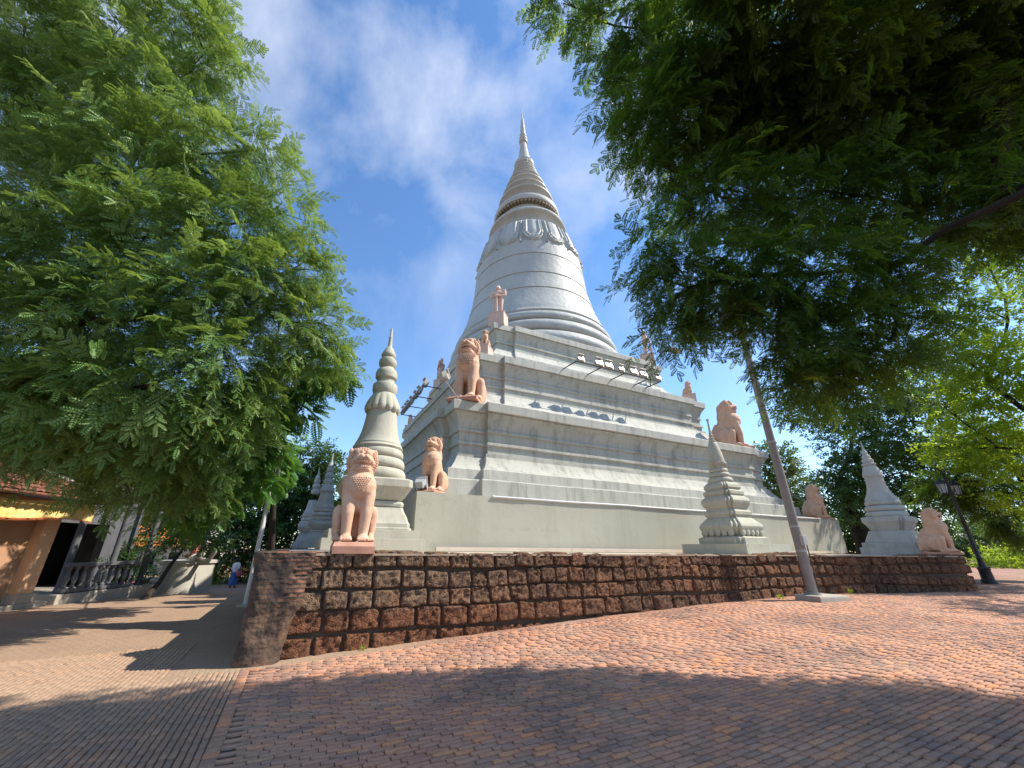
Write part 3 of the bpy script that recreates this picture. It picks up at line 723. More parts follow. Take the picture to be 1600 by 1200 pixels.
def bell_stupa(name, label, loc, scale, mat, group, lot=True, rz=ANG):
    r = empty(name, loc, rz, scale); tag(r, label, 'stupa', group)
    m = MB(); m.rings([sq(c, z) for c, z in [(1.17, -.05), (1.17, .20), (1.04, .20), (1.04, .40)]]); m.build('base_steps', mat, r, angle=.3, bevel=.012)
    m = MB(); m.rings([chamf(c, z, .1) for c, z in [(.90, .40), (.90, .45), (.86, .47), (.86, .56), (.83, .60), (.79, .72), (.72, .86), (.685, .96), (.66, .97)]]); m.build('pedestal', mat, r, angle=.35)
    m = MB(); m.rings([chamf(c, z, .14) for c, z in [(.60, .95), (.70, .98), (.71, 1.04), (.68, 1.10), (.62, 1.12), (.66, 1.14), (.74, 1.24), (.82, 1.38), (.85, 1.44), (.87, 1.46), (.87, 1.63), (.84, 1.66), (.7, 1.70)]]); m.build('cornice', mat, r, angle=.35)
    for z0, z1, r0, r1, ri in [(1.66, 1.97, .83, .80, .66), (1.97, 2.26, .78, .74, .62), (2.26, 2.52, .72, .69, .58)]:
        m = MB(); m.lathe(torus_prof(z0, z1, ri, r0, r1), 40); m.build('ring_moulding', mat, r)
    m = MB(); m.lathe([(.64, 2.5), (.68, 2.56), (.66, 2.60), (.635, 2.62), (.635, 2.66), (.60, 2.72), (.55, 2.85), (.50, 3.02), (.46, 3.25), (.435, 3.45), (.42, 3.64), (.3, 3.66)], 40, wob=.006); m.build('bell', mat, r, angle=.5)
    if lot:
        m = MB(); n = 14 * 8; rs = []
        for z, rr, am in [(3.60, .435, .02), (3.66, .475, .03), (3.76, .475, .028), (3.92, .43, .02), (4.06, .37, .012), (4.19, .31, .0)]:
            rs.append([((rr + am * abs(math.cos(7 * t)) * 1.2 - (.03 if (z < 3.63 and abs(math.cos(7 * t)) < .35) else 0)) * math.cos(t), (rr + am * abs(math.cos(7 * t)) * 1.2) * math.sin(t), z + (.05 * (1 - abs(math.cos(7 * t))) if z < 3.7 else 0)) for t in [2 * math.pi * k / n for k in range(n)]])
        m.rings(rs); m.build('petal_collar', mat, r, angle=.7)
    m = MB(); m.lathe([(.30, 4.17), (.33, 4.22), (.355, 4.30), (.355, 4.46), (.33, 4.50), (.27, 4.52), (.25, 4.60), (.255, 4.64), (.31, 4.70), (.318, 4.84), (.29, 4.94), (.22, 5.02), (.20, 5.06), (.25, 5.12), (.268, 5.22), (.25, 5.31), (.185, 5.37), (.18, 5.39), (.215, 5.44), (.22, 5.50), (.19, 5.56), (.165, 5.62), (.13, 5.7), (.085, 5.76), (.07, 5.8), (.055, 6.1), (.058, 6.12), (.045, 6.14), (.035, 6.4), (.018, 6.46)], 32); m.build('spire', mat, r, angle=.6)
    return r
GS = 'small stupas round the great stupa'
bell_stupa('small_stupa', 'tall beige bell-shaped small stupa behind the big lion on the wall', (-3.005, 10.5, 0), 1.0, M_small, GS)

def stacked_stupa(name, label, loc, scale, mat, group):
    r = empty(name, loc, ANG, scale); tag(r, label, 'stupa', group)
    m = MB(); m.rings([sq(c, z) for c, z in [(1.19, -.12), (1.19, .22)]]); m.build('base_slab', mat, r, angle=.3, bevel=.015)
    m = MB(); m.rings([redent(c, z, .12) for c, z in [(.86, .2), (.86, .42), (.78, .45), (.74, .47)]]); m.build('base_step', mat, r, angle=.3)
    # petal skirt: lower big moulding with scallops under it
    m = MB(); m.rings([redent(c, z, .13) for c, z in [(.66, .46), (.68, .54), (.74, .64), (.79, .72), (.80, .80), (.77, .88), (.66, 1.00), (.60, 1.07), (.56, 1.10)]]); 
    for q in range(4):
        an = q * math.pi / 2
        for x in (-.48, -.24, 0, .24, .48):
            y = -.735; c = (x * math.cos(an) - y * math.sin(an), x * math.sin(an) + y * math.cos(an), .60)
            vs, fs = ell(c, (.11, .05, .13), (( 'Z'), an), 12); m.add(vs, fs)
    m.build('lower_moulding', mat, r, angle=.45)
    m = MB(); m.rings([redent(c, z, .13) for c, z in [(.54, 1.08), (.55, 1.14), (.60, 1.2), (.60, 1.3), (.54, 1.36), (.53, 1.4)]]); m.build('middle_moulding', mat, r, angle=.45)
    m = MB(); m.rings([redent(c, z, .13) for c, z in [(.50, 1.38), (.56, 1.48), (.615, 1.58), (.63, 1.68), (.60, 1.76), (.52, 1.84), (.49, 1.88)]]); m.build('upper_moulding', mat, r, angle=.45)
    m = MB(); m.rings([redent(c, z, .13) for c, z in [(.47, 1.86), (.53, 1.92), (.53, 2.02), (.47, 2.06), (.44, 2.10), (.49, 2.16), (.47, 2.26), (.40, 2.34), (.37, 2.36)]]); m.build('crown_moulding', mat, r, angle=.45)
    for z0, z1, r0, r1, ri in [(2.34, 2.56, .44, .40, .30), (2.56, 2.74, .385, .35, .27), (2.74, 2.9, .335, .30, .24)]:
        m = MB(); m.lathe(torus_prof(z0, z1, ri, r0, r1), 32); m.build('ring_moulding', mat, r)
    m = MB(); n = 96; rs = []
    for z, rr, am in [(2.86, .255, .0), (2.92, .28, .018), (3.04, .305, .018), (3.06, .318, .0), (3.12, .318, 0), (3.14, .27, 0)]:
        rs.append([((rr + am * math.cos(24 * t)) * math.cos(t), (rr + am * math.cos(24 * t)) * math.sin(t), z) for t in [2 * math.pi * k / n for k in range(n)]])
    m.rings(rs); m.build('petal_collar', mat, r, angle=.7)
    m = MB(); m.lathe([(.28, 3.12), (.285, 3.16), (.25, 3.45), (.20, 3.7), (.16, 3.84), (.12, 3.92), (.08, 3.95)], 28); m.build('bell', mat, r, angle=.6)
    m = MB(); m.lathe([(.10, 3.93), (.125, 3.96), (.125, 4.0), (.07, 4.03), (.10, 4.07), (.10, 4.11), (.055, 4.14), (.08, 4.18), (.08, 4.22), (.05, 4.26), (.065, 4.3), (.045, 4.36), (.03, 4.8), (.05, 4.82), (.05, 4.88), (.02, 4.9)], 20); m.build('spire', mat, r, angle=.6)
    return r
MID = (8.82, 14.55)
stacked_stupa('small_stupa', 'small dark-tipped stupa of stacked indented mouldings by the leaning lamp pole', (*MID, 0), 1.0, M_small, GS)

def round_stupa(name, label, loc, scale, mat, group):
    r = empty(name, loc, ANG, scale); tag(r, label, 'stupa', group)
    m = MB(); m.rings([sq(c, z) for c, z in [(.92, -.12), (.92, .18), (.84, .19), (.84, .36), (.78, .38)]]); m.build('base_steps', mat, r, angle=.3, bevel=.01)
    m = MB(); m.rings([chamf(c, z, .08) for c, z in [(.76, .37), (.72, .5), (.66, .65), (.61, .76), (.58, .83), (.54, .84)]]); m.build('pedestal', mat, r, angle=.35)
    m = MB(); m.rings([redent(c, z, .1) for c, z in [(.53, .82), (.56, .92), (.62, 1.06), (.68, 1.16), (.70, 1.19), (.70, 1.36), (.64, 1.40)]]); m.build('cornice', mat, r, angle=.35)
    for z0, z1, r0, r1, ri in [(1.38, 1.62, .69, .66, .56), (1.62, 1.86, .65, .62, .52), (1.86, 2.08, .60, .56, .46)]:
        m = MB(); m.lathe(torus_prof(z0, z1, ri, r0, r1), 32); m.build('ring_moulding', mat, r)
    m = MB(); m.lathe([(.54, 2.06), (.53, 2.14), (.455, 2.27), (.375, 2.46), (.32, 2.68), (.30, 2.9), (.30, 3.08), (.34, 3.1), (.33, 3.16), (.30, 3.3), (.27, 3.42), (.22, 3.55), (.18, 3.6)], 32); m.build('bell', mat, r, angle=.7)
    m = MB(); m.lathe([(.2, 3.58), (.245, 3.62), (.245, 3.67), (.18, 3.7), (.205, 3.78), (.19, 3.86), (.14, 3.9), (.15, 3.98), (.13, 4.04), (.09, 4.08), (.10, 4.14), (.085, 4.22), (.05, 4.27), (.06, 4.31), (.03, 4.4), (.012, 4.72)], 24); m.build('spire', mat, r, angle=.6)
    return r
p = ray(1417, 860); RS = p[:2] * (17.0 / p[1])
round_stupa('small_stupa', 'smooth grey bell stupa near the right end of the wall, trees behind', (RS[0] - .3, RS[1], 0), 1.0, M_grey, GS)
# two far stupas along the left edge of the terrace
p = at(497, 858, 19.5); bell_stupa('small_stupa', 'weathered far small stupa with fluted neck left of the wall lion', (p[0], p[1], 0), .70, M_grey, GS, lot=True)
p = at(478, 858, 24.5); bell_stupa('small_stupa', 'farthest little stupa, slimmer and half hidden behind its weathered twin', (p[0], p[1], 0), .74, M_grey, GS, lot=False)

# ------------------------------------------------------------------ stone lions
def heading(hx, hy): return math.atan2(hx, -hy)
DIAG_L = heading(*(-E1 - E2)); DIAG_R = heading(*(E1 - E2)); FRONT = heading(*(-E2))
def lion_solids():
    S = []
    S.append(ell((0, .25, .18), (.19, .19, .18)))                                   # rump
    S.append(cap((0, .21, .24), .175, (0, .01, .58), .17))                          # back and trunk
    S.append(ell((0, -.085, .575), (.225, .19, .175)))                                # puffed chest
    S.append(ell((0, -.02, .42), (.17, .15, .16)))                                  # belly line
    S.append(cap((0, .03, .62), .185, (0, .0, .80), .175))                          # neck inside the mane
    S.append(cap((0, .10, .48), .11, (0, .06, .84), .12))                          # mane down the back
    S.append(ell((0, .02, .845), (.205, .105, .165)))                               # mane disc
    S.append(ell((0, -.04, .86), (.160, .14, .125)))                                # skull
    S.append(ell((0, -.135, .872), (.118, .105, .048)))                             # upper jaw
    S.append(ell((0, -.125, .752), (.122, .10, .034)))                              # lower jaw
    S.append(ell((0, -.20, .765), (.09, .03, .026)))                                # chin lip
    for sx in (-1, 1):
        S.append(cap((sx * .138, -.03, .87), .035, (sx * .13, -.06, .75), .03))     # jaw hinge
        S.append(cap((sx * .112, -.155, .85), .024, (sx * .048, -.23, .875), .026)) # lip
        S.append(ell((sx * .074, -.128, .932), (.045, .045, .042)))                 # eye
        S.append(cap((sx * .03, -.165, .957), .019, (sx * .13, -.09, .97), .025))   # brow
        S.append(ell((sx * .165, .0, .965), (.04, .025, .05)))                      # ear
        S.append(ell((sx * .128, -.085, .835), (.045, .05, .045)))                  # cheek
        S.append(cap((sx * .035, -.215, .895), .028, (sx * .028, -.24, .887), .026))# nostril
        # foreleg: shoulder, arm, wrist
        S.append(cap((sx * .125, -.10, .50), .10, (sx * .115, -.15, .28), .082))
        S.append(cap((sx * .115, -.15, .30), .082, (sx * .105, -.155, .07), .062))
        S.append(ell((sx * .105, -.185, .04), (.075, .09, .042)))
        for k in range(4): S.append(cap((sx * .105 + (k - 1.5) * .036, -.20, .05), .021, (sx * .105 + (k - 1.5) * .040, -.268, .026), .019))
        # hind leg: thigh, knee, shank, foot
        S.append(ell((sx * .20, .14, .21), (.085, .20, .175), ('X', -.35)))
        S.append(cap((sx * .215, .02, .30), .085, (sx * .215, .03, .10), .065))
        S.append(cap((sx * .215, .10, .04), .045, (sx * .215, -.08, .042), .048))
        for k in range(3): S.append(cap((sx * .215 + (k - 1) * .036, -.08, .045), .02, (sx * .215 + (k - 1) * .038, -.135, .026), .018))
    S.append(cap((0, .42, .06), .045, (0, .40, .30), .035)); S.append(cap((0, .40, .30), .035, (0, .27, .50), .03))   # tail up the back
    return [([(x * LX, y * LY, z) for x, y, z in vs], fs) for vs, fs in S]
LX, LY = .80, .87
_lion_cache = {}
def make_lion(label, loc, rz, height, plinth=.09, group='stone lions round the great stupa', collar=True, pl_dims=(.43, .74), sink=0.0):
    r = empty('stone_lion', loc, rz, height); tag(r, label, 'lion', group)
    if 'body' not in _lion_cache:
        fuse('body', lion_solids(), .0115, M_lion, r, 3)
        _lion_cache['body'] = r.children[0].data
        # curls of the mane: rope ring round the face; scale collar on the breast
        mane = MB()
        for k in range(26):
            a = math.radians(-128) + math.radians(256) * k / 25
            x, z = .192 * math.sin(a), .845 + .158 * math.cos(a)
            vs, fs = ell((x * LX, -.02, z), (.024, .05, .026), None, 10); mane.add(vs, fs)
        for k in range(22):
            a = math.radians(-120) + math.radians(240) * k / 21
            x, z = .168 * math.sin(a), .847 + .134 * math.cos(a)
            vs, fs = ell((x * LX, -.055, z), (.016, .035, .018), None, 8); mane.add(vs, fs)
        _lion_cache['mane'] = mane.build('mane_curls', M_lion, r).data
        co = MB()
        for row in range(5):
            z = .70 - row * .036; wmax = 62 - row * 9
            rad = .198 + .0 * row
            for k in range(-7 + row, 8 - row):
                a = math.radians(k * 8.5 + (row % 2) * 4)
                zz = z - .02 * math.cos(a * 1.3)
                rx = .225 * LX * math.sqrt(max(.05, 1 - ((zz - .575) / .19) ** 2)); ry = .19 * LY * math.sqrt(max(.05, 1 - ((zz - .56) / .20) ** 2))
                vs, fs = ell((rx * math.sin(a), -.085 * LY - ry * math.cos(a), zz), (.015, .011, .019), None, 8); co.add(vs, fs)
        _lion_cache['collar'] = co.build('breast_collar', M_lion, r).data
        for jaw, (z0_, z1_, y0_) in enumerate([(.842, .815, -.125), (.772, .795, -.112)]):
            te = MB()
            for k in range(-5, 6):
                a = k * .2; x = .098 * math.sin(a) * LX * 1.1
                te.tube([(x, y0_ - .088 * math.cos(a), z0_), (x, y0_ + .003 - .088 * math.cos(a), z1_)], [.0095, .004], 6)
            _lion_cache['teeth%d' % jaw] = te.build('teeth', M_lion, r).data
    else:
        link('body', _lion_cache['body'], None, r); link('mane_curls', _lion_cache['mane'], None, r); link('teeth', _lion_cache['teeth0'], None, r); link('teeth', _lion_cache['teeth1'], None, r)
        if collar: link('breast_collar', _lion_cache['collar'], None, r)
    if plinth:
        m = MB(); w, d = pl_dims; rs = []
        for z, k in [(-plinth, 1.0), (-plinth * .35, 1.01), (-plinth * .05, .95), (.004, .93)]:
            ring = []
            for i in range(32):
                a = 2 * math.pi * i / 32; cx, cy = math.cos(a), math.sin(a); q = max(abs(cx), abs(cy)); q = 1 / (q * .92 + .08 * math.hypot(cx, cy))
                n_ = 1 + .02 * noise.noise((cx * 3, cy * 3, z * 20 + height))
                ring.append((cx * q * w / 2 * k * n_, cy * q * d / 2 * k * n_ + .05, z))
            rs.append(ring)
        m.rings(rs); m.build('plinth', M_liond, r, angle=.4)
    return r
wl = at(549, 858, 7.85)
make_lion('largest pink lion with scaled collar, on the first tier above the left corner', st(-8.95, -9.05, 5.66), DIAG_L + .10, 2.95, .06)
big = make_lion('big pink stone lion with wide open mouth sitting on the laterite wall', (wl[0], wl[1], TZ + .19), FRONT - .05, 1.80, .105, pl_dims=(.41, .74), collar=False)
om = MB(); oq = random.Random(5)
for row in range(7):
    zz = .655 - row * .021; wmax = .115 * (1 - row / 7.2)
    for k in range(9 - row):
        a = ((k - (8 - row) / 2) / 4.0) * .62 * (1 - row * .05); kk = math.sqrt(max(.05, 1 - ((zz - .575) / .175) ** 2))
        vs, fs = ell((.225 * LX * kk * math.sin(a), -.085 * LY - .19 * LY * kk * math.cos(a) + .002, zz), (.011 * oq.uniform(.6, 1.2), .008, .011 * oq.uniform(.6, 1.2)), ('Y', oq.uniform(0, 3)), 8); om.add(vs, fs)
om.build('breast_ornament', M_lion, big)
make_lion('pink stone lion on the grey plinth corner with a steel floodlight beside it', st(-10.85, -10.85, 1.68), DIAG_L, 1.78, .045, collar=False)
make_lion('pink lion in full side view on the first tier above the right corner', st(8.05, -9.05, 5.62), DIAG_R, 2.95, .05, collar=False)
make_lion('pink lion on the shaded grey plinth corner right of the leaning pole', st(10.95, -10.95, 1.68), DIAG_R + .05, 1.78, .045, collar=False)
wr = at(1474, 862, 15.3)
make_lion('pink lion with raised muzzle on the far right end of the laterite wall', (wr[0], wr[1], TZ + .12), DIAG_R - .15, 1.55, .05, collar=False, pl_dims=(.40, .62))
def pedestal_lion(label, s, t, z, rz):
    r = make_lion(label, st(s, t, z + .62), rz, .96, 0, collar=False)
    m = MB(); m.box((0, .05, -.31), (.56, .80, .66)); m.box((0, .05, -.03), (.60, .84, .05)); m.build('pedestal', M_guard, r, smooth=False, bevel=.01)
pedestal_lion('small pink lion on a square pedestal behind the largest lion', -7.45, -7.45, 8.87, DIAG_L)
pedestal_lion('small pink lion in side view on the second tier under the spotlight rack', 7.3, -7.45, 8.87, DIAG_R)
pedestal_lion('small lion far off on the left side of the tiers, only its head showing', -7.45, 7.45, 8.87, heading(*(E2 - E1)))

# ------------------------------------------------------------------ guardian statues
def guardian_solids():
    S = []
    S.append(ell((0, 0, .49), (.105, .072, .075))); S.append(cap((0, 0, .50), .085, (0, -.005, .60), .078)); S.append(cap((-.07, 0, .71), .072, (.07, 0, .71), .072))
    S.append(ell((0, -.02, .70), (.125, .075, .085))); S.append(cap((-.135, 0, .77), .042, (.135, 0, .77), .042))
    S.append(cap((0, 0, .76), .038, (0, -.005, .84), .034)); S.append(ell((0, -.015, .885), (.056, .062, .070))); S.append(ell((0, -.078, .88), (.012, .014, .018)))
    S.append(cap((0, 0, .92), .058, (0, 0, .955), .044)); S.append(cap((0, 0, .955), .038, (0, 0, 1.0), .016))
    for sx in (-1, 1):
        S.append(ell((sx * .058, 0, .88), (.012, .02, .034)))
        S.append(cap((sx * .06, 0, .48), .066, (sx * .062, -.008, .27), .048)); S.append(cap((sx * .062, -.008, .27), .046, (sx * .065, 0, .06), .034))
        S.append(cap((sx * .065, .01, .03), .032, (sx * .075, -.085, .022), .026))
        S.append(cap((sx * .15, 0, .765), .044, (sx * .165, -.02, .61), .034)); S.append(cap((sx * .165, -.02, .60), .032, (sx * .04, -.125, .545), .024))
        S.append(ell((sx * .025, -.135, .543), (.032, .026, .03)))
        for k in range(4): S.append(cap((sx * .03, -.14, .563 - k * .013), .0095, (sx * -.008, -.163, .56 - k * .013), .008))
    S.append(cap((0, -.14, .60), .022, (0, -.135, .03), .030)); S.append(ell((0, .0, .45), (.10, .075, .05)))
    S.append(ell((0, -.01, .63), (.10, .07, .10)))
    return [([(x * 1.25, y * 1.1, z) for x, y, z in vs], fs) for vs, fs in S]
def guardian(label, s, t, z, rz, ref=[None]):
    r = empty('guardian_statue', st(s, t, z + .86), rz, 2.12); tag(r, label, 'statue', 'standing guardian statues on the third tier')
    if ref[0] is None: ref[0] = fuse('figure', guardian_solids(), .009, M_guard, r, 2).data
    else: link('figure', ref[0], None, r)
    m = MB(); m.box((0, 0, -.21), (.44, .40, .42)); m.box((0, 0, -.012), (.46, .42, .024)); m.build('pedestal', M_guard, r, smooth=False, bevel=.006)
guardian('pink guardian figure holding a club, on a pedestal in front of the dome', -5.95, -5.95, 11.84, DIAG_L)
guardian('pink guardian figure seen far left on the tiers against blue sky', -5.9, 4.6, 11.84, heading(*(E2 - E1)))
guardian('pink guardian figure right of the dome, half hidden by hanging leaves', 5.75, -5.95, 11.84, DIAG_R)

# ------------------------------------------------------------------ floodlights
def hit_t(px, py, t):                                  # ray with the vertical plane t = const (stupa axes)
    r = ray(px, py); k = (CEN @ E2 + t) / (r[:2] @ E2); p = r * k; q = p[:2] - CEN
    return q @ E1, p[2]
def hit_s(px, py, s):
    r = ray(px, py); k = (CEN @ E1 + s) / (r[:2] @ E1); p = r * k; q = p[:2] - CEN
    return q @ E2, p[2]
def lamp_head(m, g, c, w=.42, tilt=0.5, ax=(0, -1)):
    """floodlight casing on a bar: box with cooling back, visor and glass, aimed up at the stupa"""
    rz = math.atan2(ax[0], -ax[1])
    def P(x, y, z):
        yy = y * math.cos(tilt) - z * math.sin(tilt); zz = y * math.sin(tilt) + z * math.cos(tilt)
        return (c[0] + x * math.cos(rz) - yy * math.sin(rz), c[1] + x * math.sin(rz) + yy * math.cos(rz), c[2] + zz)
    def bx(M_, x0, x1, y0, y1, z0, z1, k=1.0):
        vs = [P(x * (k if y == y0 else 1), y, (z0 + z1) / 2 + (z - (z0 + z1) / 2) * (k if y == y0 else 1)) for x, y, z in [(x0, y0, z0), (x1, y0, z0), (x1, y1, z0), (x0, y1, z0), (x0, y0, z1), (x1, y0, z1), (x1, y1, z1), (x0, y1, z1)]]
        M_.add(vs, [(3, 2, 1, 0), (4, 5, 6, 7), (0, 1, 5, 4), (1, 2, 6, 5), (2, 3, 7, 6), (3, 0, 4, 7)])
    h = w * .8
    bx(m, -w / 2, w / 2, -.16, .10, .04, .04 + h, .72); bx(m, -w / 2 - .02, w / 2 + .02, .10, .13, .02, .06 + h)
    bx(m, -w / 2, w / 2, .13, .24, .05 + h, .065 + h)
    for sx in (-1, 1): bx(m, sx * (w / 2 + .035) - .012, sx * (w / 2 + .035) + .012, -.05, .05, -.02, h * .6)
    bx(g, -w / 2 + .03, w / 2 - .03, .131, .137, .05, .03 + h)
def rack(label, p0, p1, feet, heads, ax, group='spotlight racks on the tiers'):
    r = empty('floodlight_rack', (CEN[0], CEN[1], 0), ANG); tag(r, label, 'floodlight rack', group)
    p0, p1 = Vector(p0), Vector(p1)
    m = MB(); m.tube([p0, p1], .024, 6); m.build('bar', M_black, r)
    for f, ft in feet:
        m = MB(); q = p0.lerp(p1, f); m.tube([q, ft], .03, 6); m.build('bracket', M_black, r)
    for f, w in heads:
        m = MB(); g = MB(); q = p0.lerp(p1, f); lamp_head(m, g, (q.x, q.y, q.z + .03), w, .35, ax)
        h = m.build('floodlight', M_lamp, r, smooth=False); g.build('glass', M_lens, h, smooth=False)
BT = -9.15
s0, z0 = hit_t(899, 564, BT); s1, z1 = hit_t(1033, 597, BT); zb = (z0 + z1) / 2
fx = [((hit_t(x, y, BT)[0] - s0) / (s1 - s0)) for x, y in ((907, 560), (936, 569), (951, 573), (970, 578), (990, 582), (1005, 586), (1028, 592))]
rack('black bar with seven grey floodlights along the right face of the second tier', (s0, BT, zb), (s1, BT, zb), [(f, (s0 + (s1 - s0) * f - .1, -8.17, 8.85)) for f in (.01, .28, .55, .84, .99)] , [(f, w) for f, w in zip(fx, (.36, .46, .46, .34, .46, .46, .36))], (0, 1))
t0, zt0 = hit_s(627, 649, -9.15); t1, zt1 = hit_s(665, 601, -9.15); zb2 = (zt0 + zt1) / 2
rack('black bar with floodlights sticking out left of the tiers against the sky', (-9.15, t1, zb2), (-9.15, t0, zb2), [(f, (-8.1, t1 + (t0 - t1) * f, 8.85)) for f in (.02, .33, .66, .98)], [(f, .5) for f in (.06, .28, .42, .6, .74, .84, .96)], (1, 0))
s0, z0 = hit_t(1023, 571, -7.3)
rack('short bracket with two floodlights above the hanging leaves right of the dome', (5.4, -7.6, 12.35), (6.9, -7.6, 12.35), [(.1, (5.5, -6.6, 11.8)), (.6, (6.3, -6.5, 11.8))], [(.6, .36), (.92, .36)], (0, -1))
def lone_light(label, base, mast, w, ax, mat=M_lamp):
    r = empty('floodlight', base, ANG); tag(r, label, 'floodlight', 'single floodlights')
    m = MB(); g = MB(); lamp_head(m, g, (mast[0], mast[1], mast[2]), w, .45, ax); m.build('casing', mat, r, smooth=False); g.build('glass', M_lens, r, smooth=False)
    m = MB(); m.tube([(0, 0, 0), (mast[0] * .5, mast[1] * .5, mast[2] * .5), mast], .028, 6); m.build('bracket', M_steel, r)
lone_light('floodlight on an angled arm at the left feet of the largest lion', st(-9.6, -9.75, 5.46), (-.75, -.35, .55), .42, (-1, -.3))
lone_light('steel floodlight at the feet of the plinth lion behind the small stupa', st(-11.25, -11.05, 1.6), (-.02, -.05, .12), .34, (-.6, -.8), M_steel)

# ------------------------------------------------------------------ poles and lamps
g = ground(1285, 938)
r = empty('lamp_pole', (g[0], g[1], gz(g[0], g[1]) - .03), ANG - .12); tag(r, 'tall grey steel pole rising from a concrete footing in front of the wall', 'pole')
m = MB(); m.rings([[(x * k, y * k, z) for x, y in ((-.55, -.33), (.55, -.33), (.55, .33), (-.55, .33))] for z, k in ((-.1, 1.02), (.12, 1.0), (.16, .97), (.165, .9))]); m.build('footing', M_conc, r, smooth=False, bevel=.012)
m = MB(); m.tube([(-.18, .08, .1), (-.18, .08, 3), (-.18, .08, 6), (-.18, .08, 9.3)], [.125, .115, .105, .09], 16); m.tube([(-.18, .08, .15), (-.18, .08, .22)], [.2, .18], 16); m.build('shaft', M_pole, r)
m = MB(); m.box((-.18, -.07, 1.55), (.16, .10, .26)); m.build('junction_box', M_steel, r, smooth=False, bevel=.01)
for zz in (1.25, 1.9, 4.4):
    m = MB(); m.tube([(-.18, .08, zz), (-.18, .08, zz + .05)], .130, 16); m.build('band', M_steel, r)
m = MB(); m.tube([(-.10, -.05, .2), (-.09, -.055, 1.42)], .014, 6); m.build('cable', M_black, r)
m = MB(); m.box((-.18, -.25, 9.25), (.26, .75, .12)); m.build('lamp_head', M_pole, r, smooth=False, bevel=.02)
p = at(402, 858, 13.2)
r = empty('lamp_pole', (p[0], p[1], gz(p[0], p[1]) - .02), 0); tag(r, 'slim whitish pole behind the left end of the wall among the leaves', 'pole')
m = MB(); m.tube([(0, 0, 0), (.02, 0, 3), (.03, 0, 6), (.03, 0, 8.6)], [.075, .068, .06, .05], 12); m.build('shaft', M_white, r)
m = MB(); m.box((.03, 0, .03), (.4, .4, .08)); m.build('base_plate', M_conc, r, smooth=False)
def lantern(parent, c):
    m = MB(); c = Vector(c)
    m.lathe([(.02, .34), (.03, .28), (.07, .22), (.17, .12), (.21, .06), (.21, .04), (.15, .04)], 6, c); roof = m.build('lantern_roof', M_black, parent, smooth=False)
    m = MB(); m.lathe([(.165, .04), (.105, -.34)], 6, c); m.build('lantern_glass', M_glass, parent, smooth=False)
    m = MB()
    for k in range(6):
        a = 2 * math.pi * k / 6; m.tube([(c.x + .172 * math.cos(a), c.y + .172 * math.sin(a), c.z + .04), (c.x + .11 * math.cos(a), c.y + .11 * math.sin(a), c.z - .35)], .011, 5)
    m.lathe([(.11, -.34), (.12, -.36), (.06, -.4), (.01, -.45)], 6, c); m.build('lantern_frame', M_black, parent, smooth=False)
def street_lamp(label, loc, h, arm, rz):
    r = empty('street_lamp', loc, rz); tag(r, label, 'street lamp', 'black iron street lamps')
    m = MB(); m.lathe([(.24, 0), (.24, .12), (.19, .16), (.17, .5), (.20, .55), (.13, .62), (.085, .9), (.10, .95), (.075, 1.0), (.065, h * .6), (.085, h * .6 + .03), (.06, h * .6 + .06), (.05, h - .1), (.08, h - .05), (.04, h + .05), (.02, h + .3)], 14); m.build('post', M_black, r)
    for sx in (-1, 1):
        m = MB(); m.tube([(sx * (.02 + arm * (1 - math.cos(a)) / 2 * 1.0), 0, h - .35 + .55 * math.sin(a) * 1.0 + .12 * a) for a in np.linspace(0, math.pi * .92, 12)], .024, 6)
        m.tube([(sx * .03, 0, h - .75), (sx * arm * .5, 0, h - .62), (sx * arm * .85, 0, h - .30)], .014, 5); m.build('arm', M_black, r)
        lantern(r, (sx * arm, 0, h - .35))
g = ground(1547, 912); street_lamp('black iron lamp post with two glass lanterns past the right end of the wall', (g[0], g[1], gz(g[0], g[1])), 4.25, .55, .35)
g = ground(284, 922); street_lamp('dark iron lamp post far left beside the white stair wall', (g[0], g[1], gz(g[0], g[1]) - .02), 4.3, .5, .3)

# ------------------------------------------------------------------ foliage
RG = np.random.default_rng(11)
def diamond(base, d, nrm, ln, wd):
    d = np.array(d, float); d /= np.linalg.norm(d); nrm = np.array(nrm, float); s = np.cross(nrm, d); s /= np.linalg.norm(s); base = np.array(base, float)
    return [base, base + d * ln * .45 + s * wd / 2, base + d * ln, base + d * ln * .45 - s * wd / 2]
def feather_leaf(base, d, nrm, ln, pairs, lw, out):
    """pinnate leaf: narrow leaflets in pairs along a drooping stalk"""
    d = np.array(d, float); d /= np.linalg.norm(d); nrm = np.array(nrm, float); nrm -= d * (nrm @ d); nrm /= np.linalg.norm(nrm); s = np.cross(nrm, d)
    p = np.array(base, float)
    for k in range(pairs):
        f = (k + .5) / pairs; q = p + d * ln * f - nrm * ln * .28 * f * f
        w = lw * (.75 + .5 * math.sin(math.pi * (f * .8 + .1)))
        for sg in (-1, 1): out.append(diamond(q, s * sg + d * .55 - nrm * .25, nrm + s * sg * .3, w, ln / pairs * .95))
    out.append(diamond(p + d * ln * .95 - nrm * ln * .26, d - nrm * .5, nrm, lw, ln / pairs))
